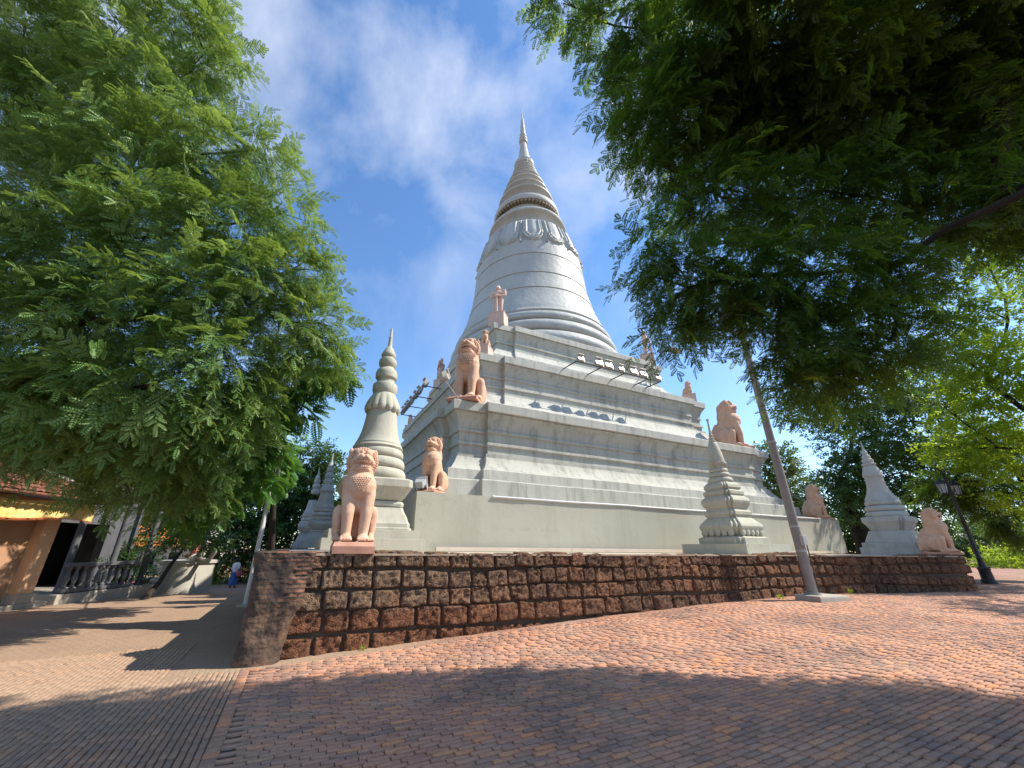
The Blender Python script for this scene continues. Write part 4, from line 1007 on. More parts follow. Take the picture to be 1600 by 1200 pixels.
def tpl_feather(rs, length=.55, nleaf=12, ll=.17, pairs=6, lw=.042, droop=.25):
    out = []
    for k in range(nleaf):
        f = (k + .6) / nleaf; p = np.array([length * f, .03 * math.sin(f * 7), -droop * length * f * f]); sg = 1 if k % 2 else -1
        a = R(rs.uniform(38, 68)) * sg; up = rs.uniform(-.1, .35)
        d = np.array([math.cos(a), math.sin(a), up - .3 * f]); n = np.array([rs.uniform(-.3, .3), rs.uniform(-.3, .3), 1])
        feather_leaf(p, d, n, ll * rs.uniform(.75, 1.15) * (1 - .25 * f), pairs, lw, out)
    feather_leaf([length, 0, -droop * length], [1, 0, -.5], [0, 0, 1], ll * .9, pairs, lw, out)
    tw = [[(0, -.004, 0), (0, .004, 0), (length * .5, .003, -droop * length * .25), (length * .5, -.003, -droop * length * .25)], [(length * .5, -.003, -droop * length * .25), (length * .5, .003, -droop * length * .25), (length, .002, -droop * length), (length, -.002, -droop * length)]]
    return np.array(out + [[np.array(q) for q in t] for t in tw], float)
def tpl_bipinnate(rs, length=.6, pairs=8):
    out = []
    for k in range(pairs):
        f = (k + .5) / pairs; q = np.array([length * f, 0, -.22 * length * f * f]); w = .19 * math.sin(math.pi * (f * .75 + .2)) + .03
        for sg in (-1, 1):
            d = np.array([.45, sg, -.35 + rs.uniform(-.1, .1)]); d /= np.linalg.norm(d); n = np.array([.2, sg * .35, 1.])
            m_ = q + d * w * .55; out.append(diamond(q, d, n, w * .62, .080)); out.append(diamond(m_ - d * w * .12, d + np.array([.1, 0, -.35]), n, w * .62, .070))
    return np.array(out, float)
def tpl_broad(rs, length=.5, n=11, ll=.16, lw=.075):
    out = []
    for k in range(n):
        f = (k + .5) / n; a = k * 2.4; p = np.array([length * f, 0, 0]); d = np.array([.55, math.cos(a) * .8, math.sin(a) * .5 - .1]); nn = np.array([rs.uniform(-.6, .6), rs.uniform(-.6, .6), 1])
        out.append(diamond(p, d, nn, ll * rs.uniform(.7, 1.2), lw * rs.uniform(.8, 1.2)))
    return np.array(out, float)
rs_ = random.Random(3)
TP_FEATHER = [tpl_feather(rs_, .52, 11, .17, 6, .040, dr) for dr in (.15, .35, .55)]
TP_FEATHER_LONG = [tpl_feather(rs_, .62, 12, .21, 6, .036, dr) for dr in (.1, .3)]
TP_BIP = [tpl_bipinnate(rs_, .62, 9), tpl_bipinnate(rs_, .5, 8)]
TP_BROAD = [tpl_broad(rs_), tpl_broad(rs_, .42, 9, .18, .09)]
def place_sprays(tpls, P, D, scale, roll=.5):
    """copies of leaf sprays at P pointing along D, merged into one crown mesh"""
    allv = []
    D = D / np.linalg.norm(D, axis=1)[:, None]
    up = np.array([0, 0, 1.0]) + RG.normal(0, roll, D.shape)
    Z = up - D * np.sum(up * D, 1)[:, None]; Z /= np.linalg.norm(Z, axis=1)[:, None]; Yv = np.cross(Z, D)
    which = RG.integers(0, len(tpls), len(P))
    for i, t in enumerate(tpls):
        sel = which == i; t_ = t.reshape(-1, 3)
        if not sel.any(): continue
        Mx = np.stack([D[sel], Yv[sel], Z[sel]], 1) * scale[sel][:, None, None]
        v = np.einsum('vk,nkj->nvj', t_, Mx) + P[sel][:, None, :]
        allv.append(v.reshape(-1, 3))
    V = np.concatenate(allv); Q = np.arange(len(V)).reshape(-1, 4)
    return V, Q
def crown(name, clumps, per, tpls, mat, parent, size=(.8, 1.2), droop=.35, shell=.55, outw=1.0, origin=(0, 0, 0), squash=.85, lean=(0, 0, 0)):
    Ps, Ds, Ss = [], [], []
    for c in clumps:
        x, y, z, r = c[:4]; n = max(4, int(per * (r ** 2) * (c[4] if len(c) > 4 else 1)))
        d = RG.normal(0, 1, (n, 3)); d /= np.linalg.norm(d, axis=1)[:, None]
        rad = shell + (1 - shell) * RG.random(n) ** .6; rad *= r * (1 + .18 * RG.normal(0, 1, n))
        # uneven: second order lumps
        p = d * rad[:, None] * np.array([1, 1, squash]) + np.array([x, y, z]) - np.array(origin)
        dd = d * outw + RG.normal(0, .45, (n, 3)); dd[:, 2] = dd[:, 2] * .6 - droop; dd += np.array(lean)
        Ps.append(p); Ds.append(dd); Ss.append(RG.uniform(size[0], size[1], n))
    V, Q = place_sprays(tpls, np.concatenate(Ps), np.concatenate(Ds), np.concatenate(Ss))
    return mesh_np(name, V, Q, mat, parent)
def limbs(trunk_pts, trunk_r, clumps, parent, fork, every=1, r0=.09, mat=None, seed=1, twigs=3):
    q = random.Random(seed); mat = mat or M_bark; o = Vector(parent.location)
    m = MB(); pts = [Vector(p) - o for p in trunk_pts]; m.tube(pts, trunk_r, 12); m.build('trunk', mat, parent)
    fk = Vector(fork) - o; m = MB()
    nodes = [(fk, 0.0, -1)]; order = sorted(clumps, key=lambda c: (Vector(c[:3]) - o - fk).length); info = []
    for c in order:
        t = Vector(c[:3]) - o
        best = min(range(len(nodes)), key=lambda i: (nodes[i][0] - t).length + .45 * nodes[i][1])
        nodes.append((t, nodes[best][1] + (nodes[best][0] - t).length, best)); info.append(c)
    cnt = [1] * len(nodes)
    for i in range(len(nodes) - 1, 0, -1): cnt[nodes[i][2]] += cnt[i]
    rad = lambda i: r0 * .30 * cnt[i] ** .5
    for i in range(1, len(nodes)):
        t, _, pi_ = nodes[i]; p = nodes[pi_][0]; ra, rb = rad(i), rad(i) * .72; ln = (t - p).length
        j = lambda: Vector((q.uniform(-1, 1), q.uniform(-1, 1), q.uniform(-.6, 1))) * ln * .07
        m.tube([p, p.lerp(t, .3) + j(), p.lerp(t, .65) + j(), t], [ra, ra * .92, rb * 1.05, rb], 7)
        for k in range(twigs):
            e = t + Vector((q.gauss(0, 1), q.gauss(0, 1), q.gauss(0, .7))).normalized() * info[i - 1][3] * .9
            m.tube([p.lerp(t, q.uniform(.4, .95)), t.lerp(e, .4) + j() * .5, e], [r0 * .16, r0 * .10, r0 * .04], 5, False)
    m.build('limbs', mat, parent)
def px_clumps(L_): return [(*at(px, py, Y), r, *rest) for px, py, Y, r, *rest in L_]
def tree(name, label, cl, base, trunk_r, fork, tpls, mat, per, group=None, cat='tree', size=(.8, 1.2), droop=.35, shell=.5, r0=.09, every=1, seed=1, squash=.85, lean=(0, 0, 0), twigs=3, mid=None, bark=None, extra=None, highlight=None):
    b = Vector((base[0], base[1], gz(base[0], base[1]) - .1)); r = empty(name, b); tag(r, label, cat, group)
    fk = Vector(fork); P = [b, b.lerp(fk, .35) + Vector((.12, -.06, 0)), b.lerp(fk, .7) + Vector((-.06, .08, 0)), fk] if mid is None else [b, *map(Vector, mid), fk]
    rr = np.linspace(trunk_r * 1.25, trunk_r * .75, len(P)); rr[0] = trunk_r * 1.7
    limbs(P, list(rr), cl, r, fk, every, r0, bark, seed, twigs)
    crown('crown', cl, per, tpls, mat, r, size, droop, shell, 1.0, b, squash, lean)
    if highlight: crown('highlight_leaves', [c for i, c in enumerate(cl) if i % highlight[2] == 0], per * highlight[1], tpls, highlight[0], r, (size[0] * .8, size[1] * .8), droop, .7, 1.0, b, squash, lean)  # paler sprays vary the crown, with sunlit highlights put into their colour
    if extra: extra(r, b)
    return r

# the big tamarind on the left
CLL = px_clumps([(290, 20, 6, 1.0), (170, 50, 6.5, 1.5), (40, 30, 6.2, 1.5), (330, 95, 6.5, .8), (240, 150, 6.6, 1.2), (110, 160, 7, 1.5), (10, 170, 6.8, 1.4),
    (405, 235, 7.2, .7), (320, 240, 7, 1.1), (200, 270, 7, 1.4), (70, 300, 7, 1.4), (445, 330, 7.6, .75), (360, 350, 7.2, 1.0), (250, 370, 7, 1.2), (120, 400, 7, 1.3), (0, 420, 7.3, 1.4),
    (465, 420, 7.8, .8), (390, 440, 7.4, .95), (300, 470, 7.1, 1.1), (180, 500, 7.1, 1.2), (60, 520, 7.3, 1.3), (440, 505, 8.0, .75), (350, 560, 7.5, .95), (240, 600, 7.3, 1.0), (120, 620, 7.5, 1.1), (10, 600, 7.5, 1.1),
    (310, 645, 7.7, .7), (210, 680, 8.2, .8), (110, 680, 8.6, .8), (380, 620, 8.4, .65), (190, 735, 8.8, .45), (260, 720, 8.6, .5), (20, 670, 8.6, .7), (60, 640, 8.2, .8), (150, 710, 9.2, .6), (80, 720, 9.6, .45), (230, 760, 9.4, .4), (500, 505, 8.4, .6), (470, 560, 8.8, .6), (515, 555, 9.0, .45), (370, 655, 9.0, .65), (300, 730, 9.4, .55), (250, 775, 9.8, .45), (170, 765, 9.8, .4), (320, 765, 10, .4), (300, 700, 8.6, .5), (180, 640, 8.4, .9)])
tree('tamarind_tree', 'large feathery tamarind tree filling the left side, sunlit from the right', CLL, (-13.4, 6.6), .33, (-10.9, 7.2, 3.8), TP_FEATHER + TP_FEATHER_LONG, M_leafL, 150, 'tamarind trees leaning over the terrace', size=(.6, 1.45), droop=.25, shell=.35, r0=.10, lean=(.18, -.05, 0), highlight=(M_highlight, .40, 1), seed=4, mid=[(-13.0, 6.7, .3), (-12.0, 6.9, 2.2)])
# the big tamarind on the right, hanging over the paving
CLR = px_clumps([(880, 5, 4.2, .45), (960, 40, 4.4, .75), (1080, 50, 4.5, 1.0), (1220, 60, 4.4, 1.1), (1350, 50, 4.3, 1.1), (1490, 50, 4.1, 1.1), (1610, 40, 4.0, 1.0), (1480, 130, 4.0, .42), (1570, 165, 3.9, .42), (1400, 105, 4.1, .4), (1570, 310, 4.4, .4),
    (1000, 130, 4.8, .6), (1080, 180, 4.9, .9), (1200, 180, 4.9, 1.05), (1330, 190, 4.8, 1.05), (1470, 215, 4.6, .75), (1590, 215, 4.5, .8),
    (1045, 265, 5.2, .55), (1130, 310, 5.3, .9), (1250, 310, 5.3, 1.0), (1370, 310, 5.2, .9), (1490, 330, 5.0, .8), (1600, 330, 4.8, .8),
    (1030, 385, 5.21, .45), (1000, 420, 5.39, .28), (1075, 450, 5.39, .65), (1160, 430, 5.3, .8), (1270, 430, 5.21, .9), (1385, 425, 5.12, .7), 
    (1045, 515, 5.58, .38), (1110, 500, 5.58, .38), (1210, 500, 5.49, .48), (1290, 520, 5.39, .65), (1395, 530, 5.21, .5), (1240, 560, 5.49, .35), (1340, 575, 5.39, .4), (1260, 600, 5.49, .35), (1225, 560, 5.58, .26)])
# the part of the same crown that hangs beyond the upper edge of the picture and throws the shade on the near paving
CLR2 = [(x + .35 * ((j * 7 + i * 3) % 5 - 2) * .5, y, z + .3 * ((i * 5 + j) % 3 - 1), .78) for i, x in enumerate(np.arange(3.3, 13.5, 1.35)) for j, (y, z) in enumerate(((1.3, 8.6), (2.6, 8.3), (3.8, 7.9), (4.75, 7.6))) if not (x < 4 and y > 5)]
tree('tamarind_tree', 'dark feathery tamarind tree hanging over the upper right, seen against the light', CLR + CLR2, (9.6, 1.8), .36, (7.6, 3.2, 4.6), TP_FEATHER, M_leafR, 300, 'tamarind trees leaning over the terrace', size=(.5, 1.15), droop=.5, shell=.2, r0=.055, lean=(-.15, 0, 0), highlight=(M_leafB, .14, 3), seed=9, mid=[(9.4, 1.9, .6), (8.7, 2.5, 2.8)])  # every third clump gets bright sprays, backlit patches put in as colour
# small feathery flame tree behind the white pole
CLF = px_clumps([(505, 575, 10.5, .75), (445, 590, 10.6, .9), (470, 640, 10.8, .55), (395, 660, 11, 1.0), (335, 700, 11.3, 1.0), (420, 700, 11.4, .6), (280, 730, 11.8, .8), (350, 770, 12, .6), (300, 800, 12.4, .55), (410, 745, 12, .5), (530, 590, 10.4, .35)]) + [(-8.7, 15.2, 3.4, .8), (-9.2, 16.6, 3.3, .8), (-9.6, 18.0, 3.2, .8), (-10, 14.0, 4.2, .8), (-9.2, 13.2, 3.9, .7)]
tree('flame_tree', 'bright green flame tree with big drooping fronds behind the white pole', CLF, (-7.25, 14.2), .10, (-6.9, 12.6, 2.9), TP_BIP, M_leafF, 150, None, size=(.7, 1.15), droop=.45, shell=.3, r0=.05, lean=(.2, -.1, 0), seed=5)
# farther trees on the left
GT = 'trees beyond the terrace'
CL1 = px_clumps([(488, 722, 32, 1.9), (455, 760, 32, 2.3), (505, 765, 32, 1.7), (420, 790, 31, 2.5), (480, 810, 32, 2.2), (520, 800, 33, 1.4), (440, 835, 31, 1.8), (400, 740, 31, 2.2), (515, 715, 32, .9)])
tree('broadleaf_tree', 'dark broad-leaved tree behind the two far small stupas', CL1, (-14.0, 32), .32, (-14.2, 32, 2.5), TP_BROAD, M_leafD, 85, GT, size=(1.3, 2.2), droop=.1, shell=.55, r0=.12, seed=12)
CL2 = px_clumps([(330, 745, 30, 2.8), (385, 800, 30, 2.4), (300, 800, 29, 2.4), (350, 840, 28, 2.0), (260, 770, 30, 2.6), (405, 845, 29, 1.8), (270, 720, 31, 3.0)])
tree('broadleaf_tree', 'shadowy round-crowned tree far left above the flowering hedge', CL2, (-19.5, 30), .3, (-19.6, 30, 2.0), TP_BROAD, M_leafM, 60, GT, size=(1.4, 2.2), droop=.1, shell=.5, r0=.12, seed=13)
CL3 = px_clumps([(300, 836, 17.5, .75), (268, 845, 17.6, .6), (330, 846, 17.6, .55), (345, 838, 17.9, .6)])
g = ground(222, 937)
tree('leaning_tree', 'low tree with crooked dark leaning trunks and a flat shady crown', CL3, (g[0], g[1]), .075, tuple(at(283, 862, 17.6)), TP_BROAD, M_leafD, 120, None, size=(.7, 1.1), droop=.2, shell=.2, r0=.06, seed=14, squash=.45)
# trees on the right
CL4 = px_clumps([(1285, 590, 24, 1.9), (1255, 640, 24, 1.2), (1340, 620, 24, 2.5), (1410, 660, 24, 2.6), (1330, 690, 24, 1.8), (1400, 740, 24, 1.9), (1345, 760, 25, 1.3), (1450, 730, 24, 1.7), (1330, 820, 27, 1.6), (1300, 850, 29, 1.3), (1290, 770, 25, 1.2), (1330, 790, 24, 1.2), (1325, 735, 24, 1.2), (1370, 850, 27, 1.4), (1330, 860, 28, 1.3), (1375, 810, 26, 1.6), (1440, 800, 25, 1.5), (1270, 560, 24, 1.4), (1450, 600, 24, 2.2)])
tree('broadleaf_tree', 'tall dense tree behind the right small stupa with a ragged left edge', CL4, (23.5, 25.5), .4, (23.0, 25, 4.5), TP_BROAD, M_leafM, 110, GT, size=(1.0, 1.7), droop=.15, shell=.5, r0=.14, seed=15)
CL5 = px_clumps([(1212, 722, 46, 2.0), (1232, 760, 46, 2.6), (1208, 790, 46, 2.4), (1245, 810, 46, 2.4), (1255, 845, 46, 2.2), (1200, 705, 46, 1.0)])
tree('broadleaf_tree', 'distant yellowish tree just right of the stepped tiers', CL5, (31.5, 46), .3, (31.5, 46, 3), TP_BROAD, leaf('olive_leaf', (.07, .10, .03), (.14, .17, .05), .25, None, .4), 55, GT, size=(1.8, 3.0), droop=.1, shell=.45, r0=.14, seed=16)
CL6 = px_clumps([(1500, 470, 15, 1.0), (1575, 500, 15, 1.6), (1480, 640, 16, .8), (1545, 600, 15.5, 1.6), (1600, 640, 15, 1.6), (1560, 700, 16, 1.4), (1500, 700, 17, 1.1), (1600, 760, 16, 1.3), (1610, 400, 15, 1.6), (1540, 390, 15, 1.0), (1470, 540, 15.5, .9), (1510, 560, 15, 1.2), (1585, 570, 14.5, 1.4)]) + [(18.5, 10.2, 5.4, 1.0, .7), (20.2, 11.0, 6.0, 1.2, .7), (17.3, 9.6, 4.9, .7, .7), (19.6, 8.8, 6.2, 1.0, .6), (17.6, 8.0, 6.0, .7, .6)]
tree('sunlit_tree', 'bright yellow-green sunlit tree at the right edge behind the hanging leaves', CL6, (24.5, 15), .3, (23.5, 15, 3.5), TP_BROAD, M_leafB, 150, GT, size=(.7, 1.2), droop=.2, shell=.4, r0=.12, seed=17)
CL7 = px_clumps([(1480, 760, 19, 1.0), (1540, 760, 18, 1.0), (1590, 820, 18.5, .9), (1530, 690, 18, 1.3), (1560, 800, 19, .6)])
tree('drooping_tree', 'dark drooping tree behind the iron lamp post', CL7, (26.8, 18.5), .25, (25.5, 18.3, 4), TP_FEATHER, M_leafR, 190, GT, size=(1.0, 1.6), droop=.5, shell=.2, r0=.1, seed=18)
# hedges and shrubs
def shrub(name, label, cl, mat, per, tpls, size, group, flowers=None, cat='shrub', fl=0):
    b = Vector(cl[0][:3]); b.z = gz(b.x, b.y) - .05; r = empty(name, b); tag(r, label, cat, group)
    crown('foliage', cl, per, tpls, mat, r, size, .0, .3, 1.0, b)
    m = MB()
    for c in cl:
        for k in range(4):
            e = Vector(c[:3]) - b + Vector((rnd.gauss(0, .4), rnd.gauss(0, .4), rnd.uniform(-.2, .4))) * c[3]
            m.tube([(e.x * .5, e.y * .5, 0), (e.x * .8, e.y * .8, e.z * .5), tuple(e)], [.035, .022, .008], 5)
    m.build('stems', M_bark, r)
    if fl:
        P = []; 
        for c in cl:
            d = RG.normal(0, 1, (fl, 3)); d /= np.linalg.norm(d, axis=1)[:, None]; d[:, 1] = -abs(d[:, 1]); P.append(np.array(c[:3]) - np.array(b) + d * c[3] * np.array([1, 1, .85]) * RG.uniform(.85, 1.1, (fl, 1)))
        P = np.concatenate(P); fw = []
        for i in range(6):
            a = i * math.pi / 3; fw.append(diamond((0, 0, 0), (math.cos(a), math.sin(a), .35), (0, 0, 1), .13, .10))
        V, Q = place_sprays([np.array(fw)], P, RG.normal(0, 1, P.shape), RG.uniform(.7, 1.5, len(P)), 1.0)
        o = mesh_np('blossom', V, Q, M_flower, r)
        if len(P) > 100: o['kind'] = 'stuff'
        else: o['kind'] = 'stuff'
GH = 'shrubs along the left path'
shrub('flowering_shrub', 'red-flowered hedge shrub left of the woman', px_clumps([(322, 882, 29, 1.3), (300, 896, 28.5, .9), (340, 893, 28, 1.0)]), M_leafB, 90, TP_BROAD, (.7, 1.2), GH, fl=26)
shrub('flowering_shrub', 'red-flowered shrub touching the left end of the wall', px_clumps([(375, 878, 29.5, 1.2), (395, 888, 29, 1.0), (360, 890, 30, .9)]), M_leafF, 90, TP_BROAD, (.7, 1.2), GH, fl=18)
shrub('leafy_shrub', 'dark leafy shrub against the grey hall at far left', px_clumps([(205, 880, 17.0, .55), (185, 892, 16.6, .5), (218, 900, 17.4, .5), (200, 855, 17, .4), (178, 912, 16.4, .35)]), M_leafD, 230, TP_BROAD, (.5, .8), GH)
shrub('climbing_plant', 'green creeper climbing in front of the orange roof', px_clumps([(218, 850, 27, .5), (236, 858, 27, .5), (226, 832, 27, .35), (250, 885, 26, .6)]), M_leafF, 120, TP_BROAD, (.6, 1.0), GH)
GB = 'sunlit bushes beyond the lamp post'
shrub('bush', 'pale sunlit bush right of the lamp foot', px_clumps([(1585, 900, 34, 2.0), (1560, 885, 35, 1.6), (1625, 890, 34, 2.2)]), M_leafB, 70, TP_BROAD, (1.0, 1.8), GB)
shrub('bush', 'taller hazy bush behind the right end of the wall', px_clumps([(1510, 840, 48, 2.6), (1555, 850, 48, 2.6), (1600, 845, 48, 3.0), (1475, 850, 50, 2.2)]), M_leafM, 50, TP_BROAD, (1.6, 2.6), GB)
# tufts of weed at the foot of the wall
for px, py, sz, lab in [(636, 990, .13, 'tiny weed tuft under the big bleached stones at the foot of the wall'), (675, 985, .10, 'tiny weed tuft in the paving edge left of the middle of the wall'), (775, 981, .18, 'pale green weed sprig leaning on the foot of the wall'), (1112, 942, .16, 'small weed clump on the paving edge toward the pole'), (1330, 928, .16, 'weed tuft just right of the pole footing'), (568, 1016, .09, 'tiny weed tuft nearest the brick pier'), (1220, 936, .12, 'grass tuft just left of the pole footing')]:
    g = ground(px, py); r = empty('weed_tuft', (g[0], g[1], gz(g[0], g[1]))); tag(r, lab, 'weed', 'weeds at the foot of the wall')
    P = RG.normal(0, .02, (9, 3)); P[:, 2] = 0; D = RG.normal(0, .7, (9, 3)); D[:, 2] = abs(D[:, 2]) + .6
    V, Q = place_sprays([np.array([diamond((0, 0, 0), (1, 0, 0), (0, 0, 1), 1, .22), diamond((.5, 0, 0), (.8, .5, 0), (0, 0, 1), .5, .2), diamond((.5, 0, 0), (.8, -.5, 0), (0, 0, 1), .5, .2)])], P, D, RG.uniform(.6, 1.2, 9) * sz)
    mesh_np('blades', V, Q, M_leafB, r)

# dry leaves and grit lying on the paving
P = []
for k in range(900):
    X, Y = RG.uniform(-9, 15), RG.uniform(2.2, 12.5)
    if X * -E1[1] + Y * E1[0] > 7.35 and X * E1[0] + Y * E1[1] > -.9: continue
    P.append((X, Y, gz(X, Y) + .012 + .012 * noise.noise((X * .9, Y * .9, 0)) + .02 * noise.noise((X * .25, Y * .25, 3))))
P = np.array(P); D = RG.normal(0, 1, P.shape); D[:, 2] *= .12
V, Q = place_sprays([np.array([diamond((0, 0, 0), (1, .1, .1), (0, 0, 1), 1, .42)]), np.array([diamond((0, 0, 0), (1, 0, 0), (0, .3, 1), .8, .22)])], P, D, RG.uniform(.02, .055, len(P)), .25)
tag(mesh_np('fallen_leaves', V, Q, paint('dry_leaf', (.20, .13, .05), (.34, .26, .12), 30, .8, bs=0.0)), 'small dry leaves scattered over the brick paving', 'fallen leaves', None, 'stuff')

# ------------------------------------------------------------------ buildings at far left
def tile_roof(m, A, B_, C_, D_, nu, rows, amp=.03, step=.035):
    """A-B eave, D-C ridge: scalloped tile courses"""
    A, B_, C_, D_ = map(Vector, (A, B_, C_, D_)); n = (B_ - A).cross(D_ - A).normalized()
    if n.z < 0: n = -n
    vs = []; fs = []; sub = 4
    for j in range(rows):
        for e in (0, 1):
            f = (j + e) / rows
            for i in range(nu * sub + 1):
                g_ = i / (nu * sub); p = A.lerp(B_, g_).lerp(D_.lerp(C_, g_), f)
                h = amp * abs(math.sin(math.pi * (i / sub))) + (step if e == 0 else 0); vs.append(p + n * h)
    w = nu * sub + 1
    for k in range(2 * rows - 1):
        for i in range(w - 1): fs.append((k * w + i, k * w + i + 1, (k + 1) * w + i + 1, (k + 1) * w + i))
    m.add(vs, fs)
M_tile = paint('dark_red_roof_tile', (.16, .06, .04), (.26, .10, .06), 2.5, .8, streak=((.05, .03, .025), 3, .45, .7, .7), bs=.4)
M_orange = paint('orange_roof_tile', (.62, .17, .03), (.72, .26, .05), 2, .7, streak=((.40, .13, .04), 2, .5, .8, .5), bs=.3)
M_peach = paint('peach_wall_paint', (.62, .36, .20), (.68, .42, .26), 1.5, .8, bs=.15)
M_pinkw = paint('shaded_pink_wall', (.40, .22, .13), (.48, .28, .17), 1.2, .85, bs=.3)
M_yel = paint('yellow_cloth', (.72, .50, .12), (.80, .66, .34), 3, .85, bs=.1)
M_fringe = paint('red_fringe', (.45, .10, .05), (.6, .2, .06), 6, .9)
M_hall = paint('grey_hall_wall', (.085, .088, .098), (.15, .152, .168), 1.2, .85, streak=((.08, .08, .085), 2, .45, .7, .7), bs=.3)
M_wstone = paint('white_limewash', (.42, .39, .33), (.52, .49, .43), 1.5, .85, streak=((.32, .28, .24), 2.5, .5, .8, .5), bs=.25)
M_pot = paint('terracotta_pot', (.42, .13, .08), (.5, .19, .12), 5, .8)
gb = -1.72
pav = empty('shrine_pavilion', (-14, 11, gb)); tag(pav, 'open peach-coloured shrine with a dark red tiled roof at the left edge', 'pavilion')
O = Vector((-14, 11, gb))
def lb(m, x0, x1, y0, y1, z0, z1): m.box(((x0 + x1) / 2 - O.x, (y0 + y1) / 2 - O.y, (z0 + z1) / 2 - O.z), (x1 - x0, y1 - y0, z1 - z0))
m = MB(); lb(m, -18, -13.6, 4, 13.5, gb - .6, gb + .10); m.build('floor_slab', M_conc, pav, smooth=False, bevel=.02)
for y in (12.85, 9.2):
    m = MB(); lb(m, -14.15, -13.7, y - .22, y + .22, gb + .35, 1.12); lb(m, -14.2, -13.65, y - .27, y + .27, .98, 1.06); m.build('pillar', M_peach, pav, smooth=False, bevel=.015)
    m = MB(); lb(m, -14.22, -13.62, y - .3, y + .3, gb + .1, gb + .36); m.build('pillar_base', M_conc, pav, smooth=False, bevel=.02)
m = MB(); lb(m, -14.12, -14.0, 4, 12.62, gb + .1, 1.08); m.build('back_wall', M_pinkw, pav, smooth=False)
m = MB(); lb(m, -14.1, -13.75, 4, 13.2, 1.06, 1.36); lb(m, -17.5, -14.1, 12.95, 13.2, 1.06, 1.36); m.build('beam', M_peach, pav, smooth=False, bevel=.01)
def rel(p): return (p[0] - O.x, p[1] - O.y, p[2] - O.z)
m = MB(); tile_roof(m, rel((-13.0, 4, 1.42)), rel((-13.0, 13.95, 1.42)), rel((-15.2, 12.2, 2.55)), rel((-15.2, 4, 2.55)), 46, 9)
tile_roof(m, rel((-13.0, 13.95, 1.42)), rel((-18.5, 13.95, 1.42)), rel((-17.5, 12.2, 2.55)), rel((-15.2, 12.2, 2.55)), 22, 9); m.build('lower_roof', M_tile, pav, angle=.9)
m = MB(); tile_roof(m, rel((-14.5, 4, 2.75)), rel((-14.5, 13.0, 2.75)), rel((-17, 11.5, 4.2)), rel((-17, 4, 4.2)), 42, 9)
tile_roof(m, rel((-14.5, 13.0, 2.75)), rel((-18.5, 13.0, 2.75)), rel((-18, 11.5, 4.2)), rel((-17, 11.5, 4.2)), 18, 9); m.build('upper_roof', M_tile, pav, angle=.9)
m = MB(); m.tube([rel((-12.98, 4, 1.38)), rel((-12.98, 13.97, 1.38)), rel((-18.5, 13.97, 1.38))], .06, 6); m.build('eave_board', M_tile, pav)
m = MB(); m.tube([rel((-13.1, 13.9, 1.48)), rel((-15.2, 12.2, 2.62))], .09, 8); m.box(rel((-12.96, 14.0, 1.52)), (.22, .22, .22), .78, .6); m.build('hip_ridge', M_conc, pav)
va = empty('cloth_valance', (-13.3, 10.4, 1.25)); tag(va, 'faded yellow cloth valance hanging under the shrine eave', 'valance')
vs = []; fs = []; nn = 90
for i in range(nn + 1):
    y = 3.25 * i / nn; w = .035 * math.sin(i * .9) + .02 * math.sin(i * .37)
    for j in range(5): vs.append((w * (j / 4) + .02 * math.sin(i * 2.1) * j / 4, y, -.50 * j / 4 - .05 * math.sin(y * 2)))
for i in range(nn):
    for j in range(4): fs.append((i * 5 + j, i * 5 + j + 1, (i + 1) * 5 + j + 1, (i + 1) * 5 + j))
m = MB(); m.add(vs, fs); m.build('cloth', M_yel, va, angle=2)
vs = []; fs = []
for i in range(nn):
    y = 3.25 * i / nn; d = 3.25 / nn; z = -.50 - .05 * math.sin(y * 2); k = len(vs)
    vs += [(.008, y, z + .01), (.008, y + d, z + .01), (.012, y + d * .5, z - .075)]; fs.append((k, k + 1, k + 2))
m = MB(); m.add(vs, fs); m.build('fringe', M_fringe, va, smooth=False)

hall = empty('temple_hall', (-15, 16.5, gb)); O = Vector((-15, 16.5, gb)); tag(hall, 'shaded grey temple hall with a dark doorway behind the shrine', 'building')
m = MB(); lb(m, -20, -13.5, 13.62, 17.6, -2.6, -1.46); m.build('podium', M_conc, hall, smooth=False, bevel=.02)
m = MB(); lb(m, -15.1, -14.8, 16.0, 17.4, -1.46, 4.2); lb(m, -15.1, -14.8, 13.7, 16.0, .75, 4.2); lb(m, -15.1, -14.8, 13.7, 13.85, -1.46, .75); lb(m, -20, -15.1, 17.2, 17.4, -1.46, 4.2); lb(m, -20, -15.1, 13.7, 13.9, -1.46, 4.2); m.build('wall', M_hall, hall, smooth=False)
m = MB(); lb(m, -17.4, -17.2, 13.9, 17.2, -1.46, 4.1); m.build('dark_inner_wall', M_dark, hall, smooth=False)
for y in (14.05, 15.7, 17.2):
    m = MB(); m.tube([rel((-13.95, y, -1.46)), rel((-13.95, y, -1.25)), rel((-13.95, y, 3.2)), rel((-13.95, y, 3.5))], [.15, .10, .10, .15], 14); m.build('column', M_hall, hall)
m = MB(); lb(m, -14.3, -13.7, 13.6, 17.5, 3.5, 4.0); m.build('entablature', M_hall, hall, smooth=False, bevel=.02)
m = MB(); tile_roof(m, rel((-13.2, 13.2, 4.0)), rel((-13.2, 17.8, 4.0)), rel((-17, 16.6, 6.6)), rel((-17, 14.4, 6.6)), 20, 12); tile_roof(m, rel((-13.2, 13.2, 4.0)), rel((-20.6, 13.2, 4.0)), rel((-17.2, 14.4, 6.6)), rel((-17, 14.4, 6.6)), 26, 12); m.build('roof', M_tile, hall, angle=.9)
bal = empty('balustrade', (-13.65, 15.1, -1.46)); tag(bal, 'low grey balustrade of turned balusters along the hall podium', 'balustrade')
for z, h in ((.08, .10), (.86, .12)):
    m = MB(); m.box((0, 0, z), (.22, 2.7, h)); m.build('rail', M_hall, bal, smooth=False, bevel=.01)
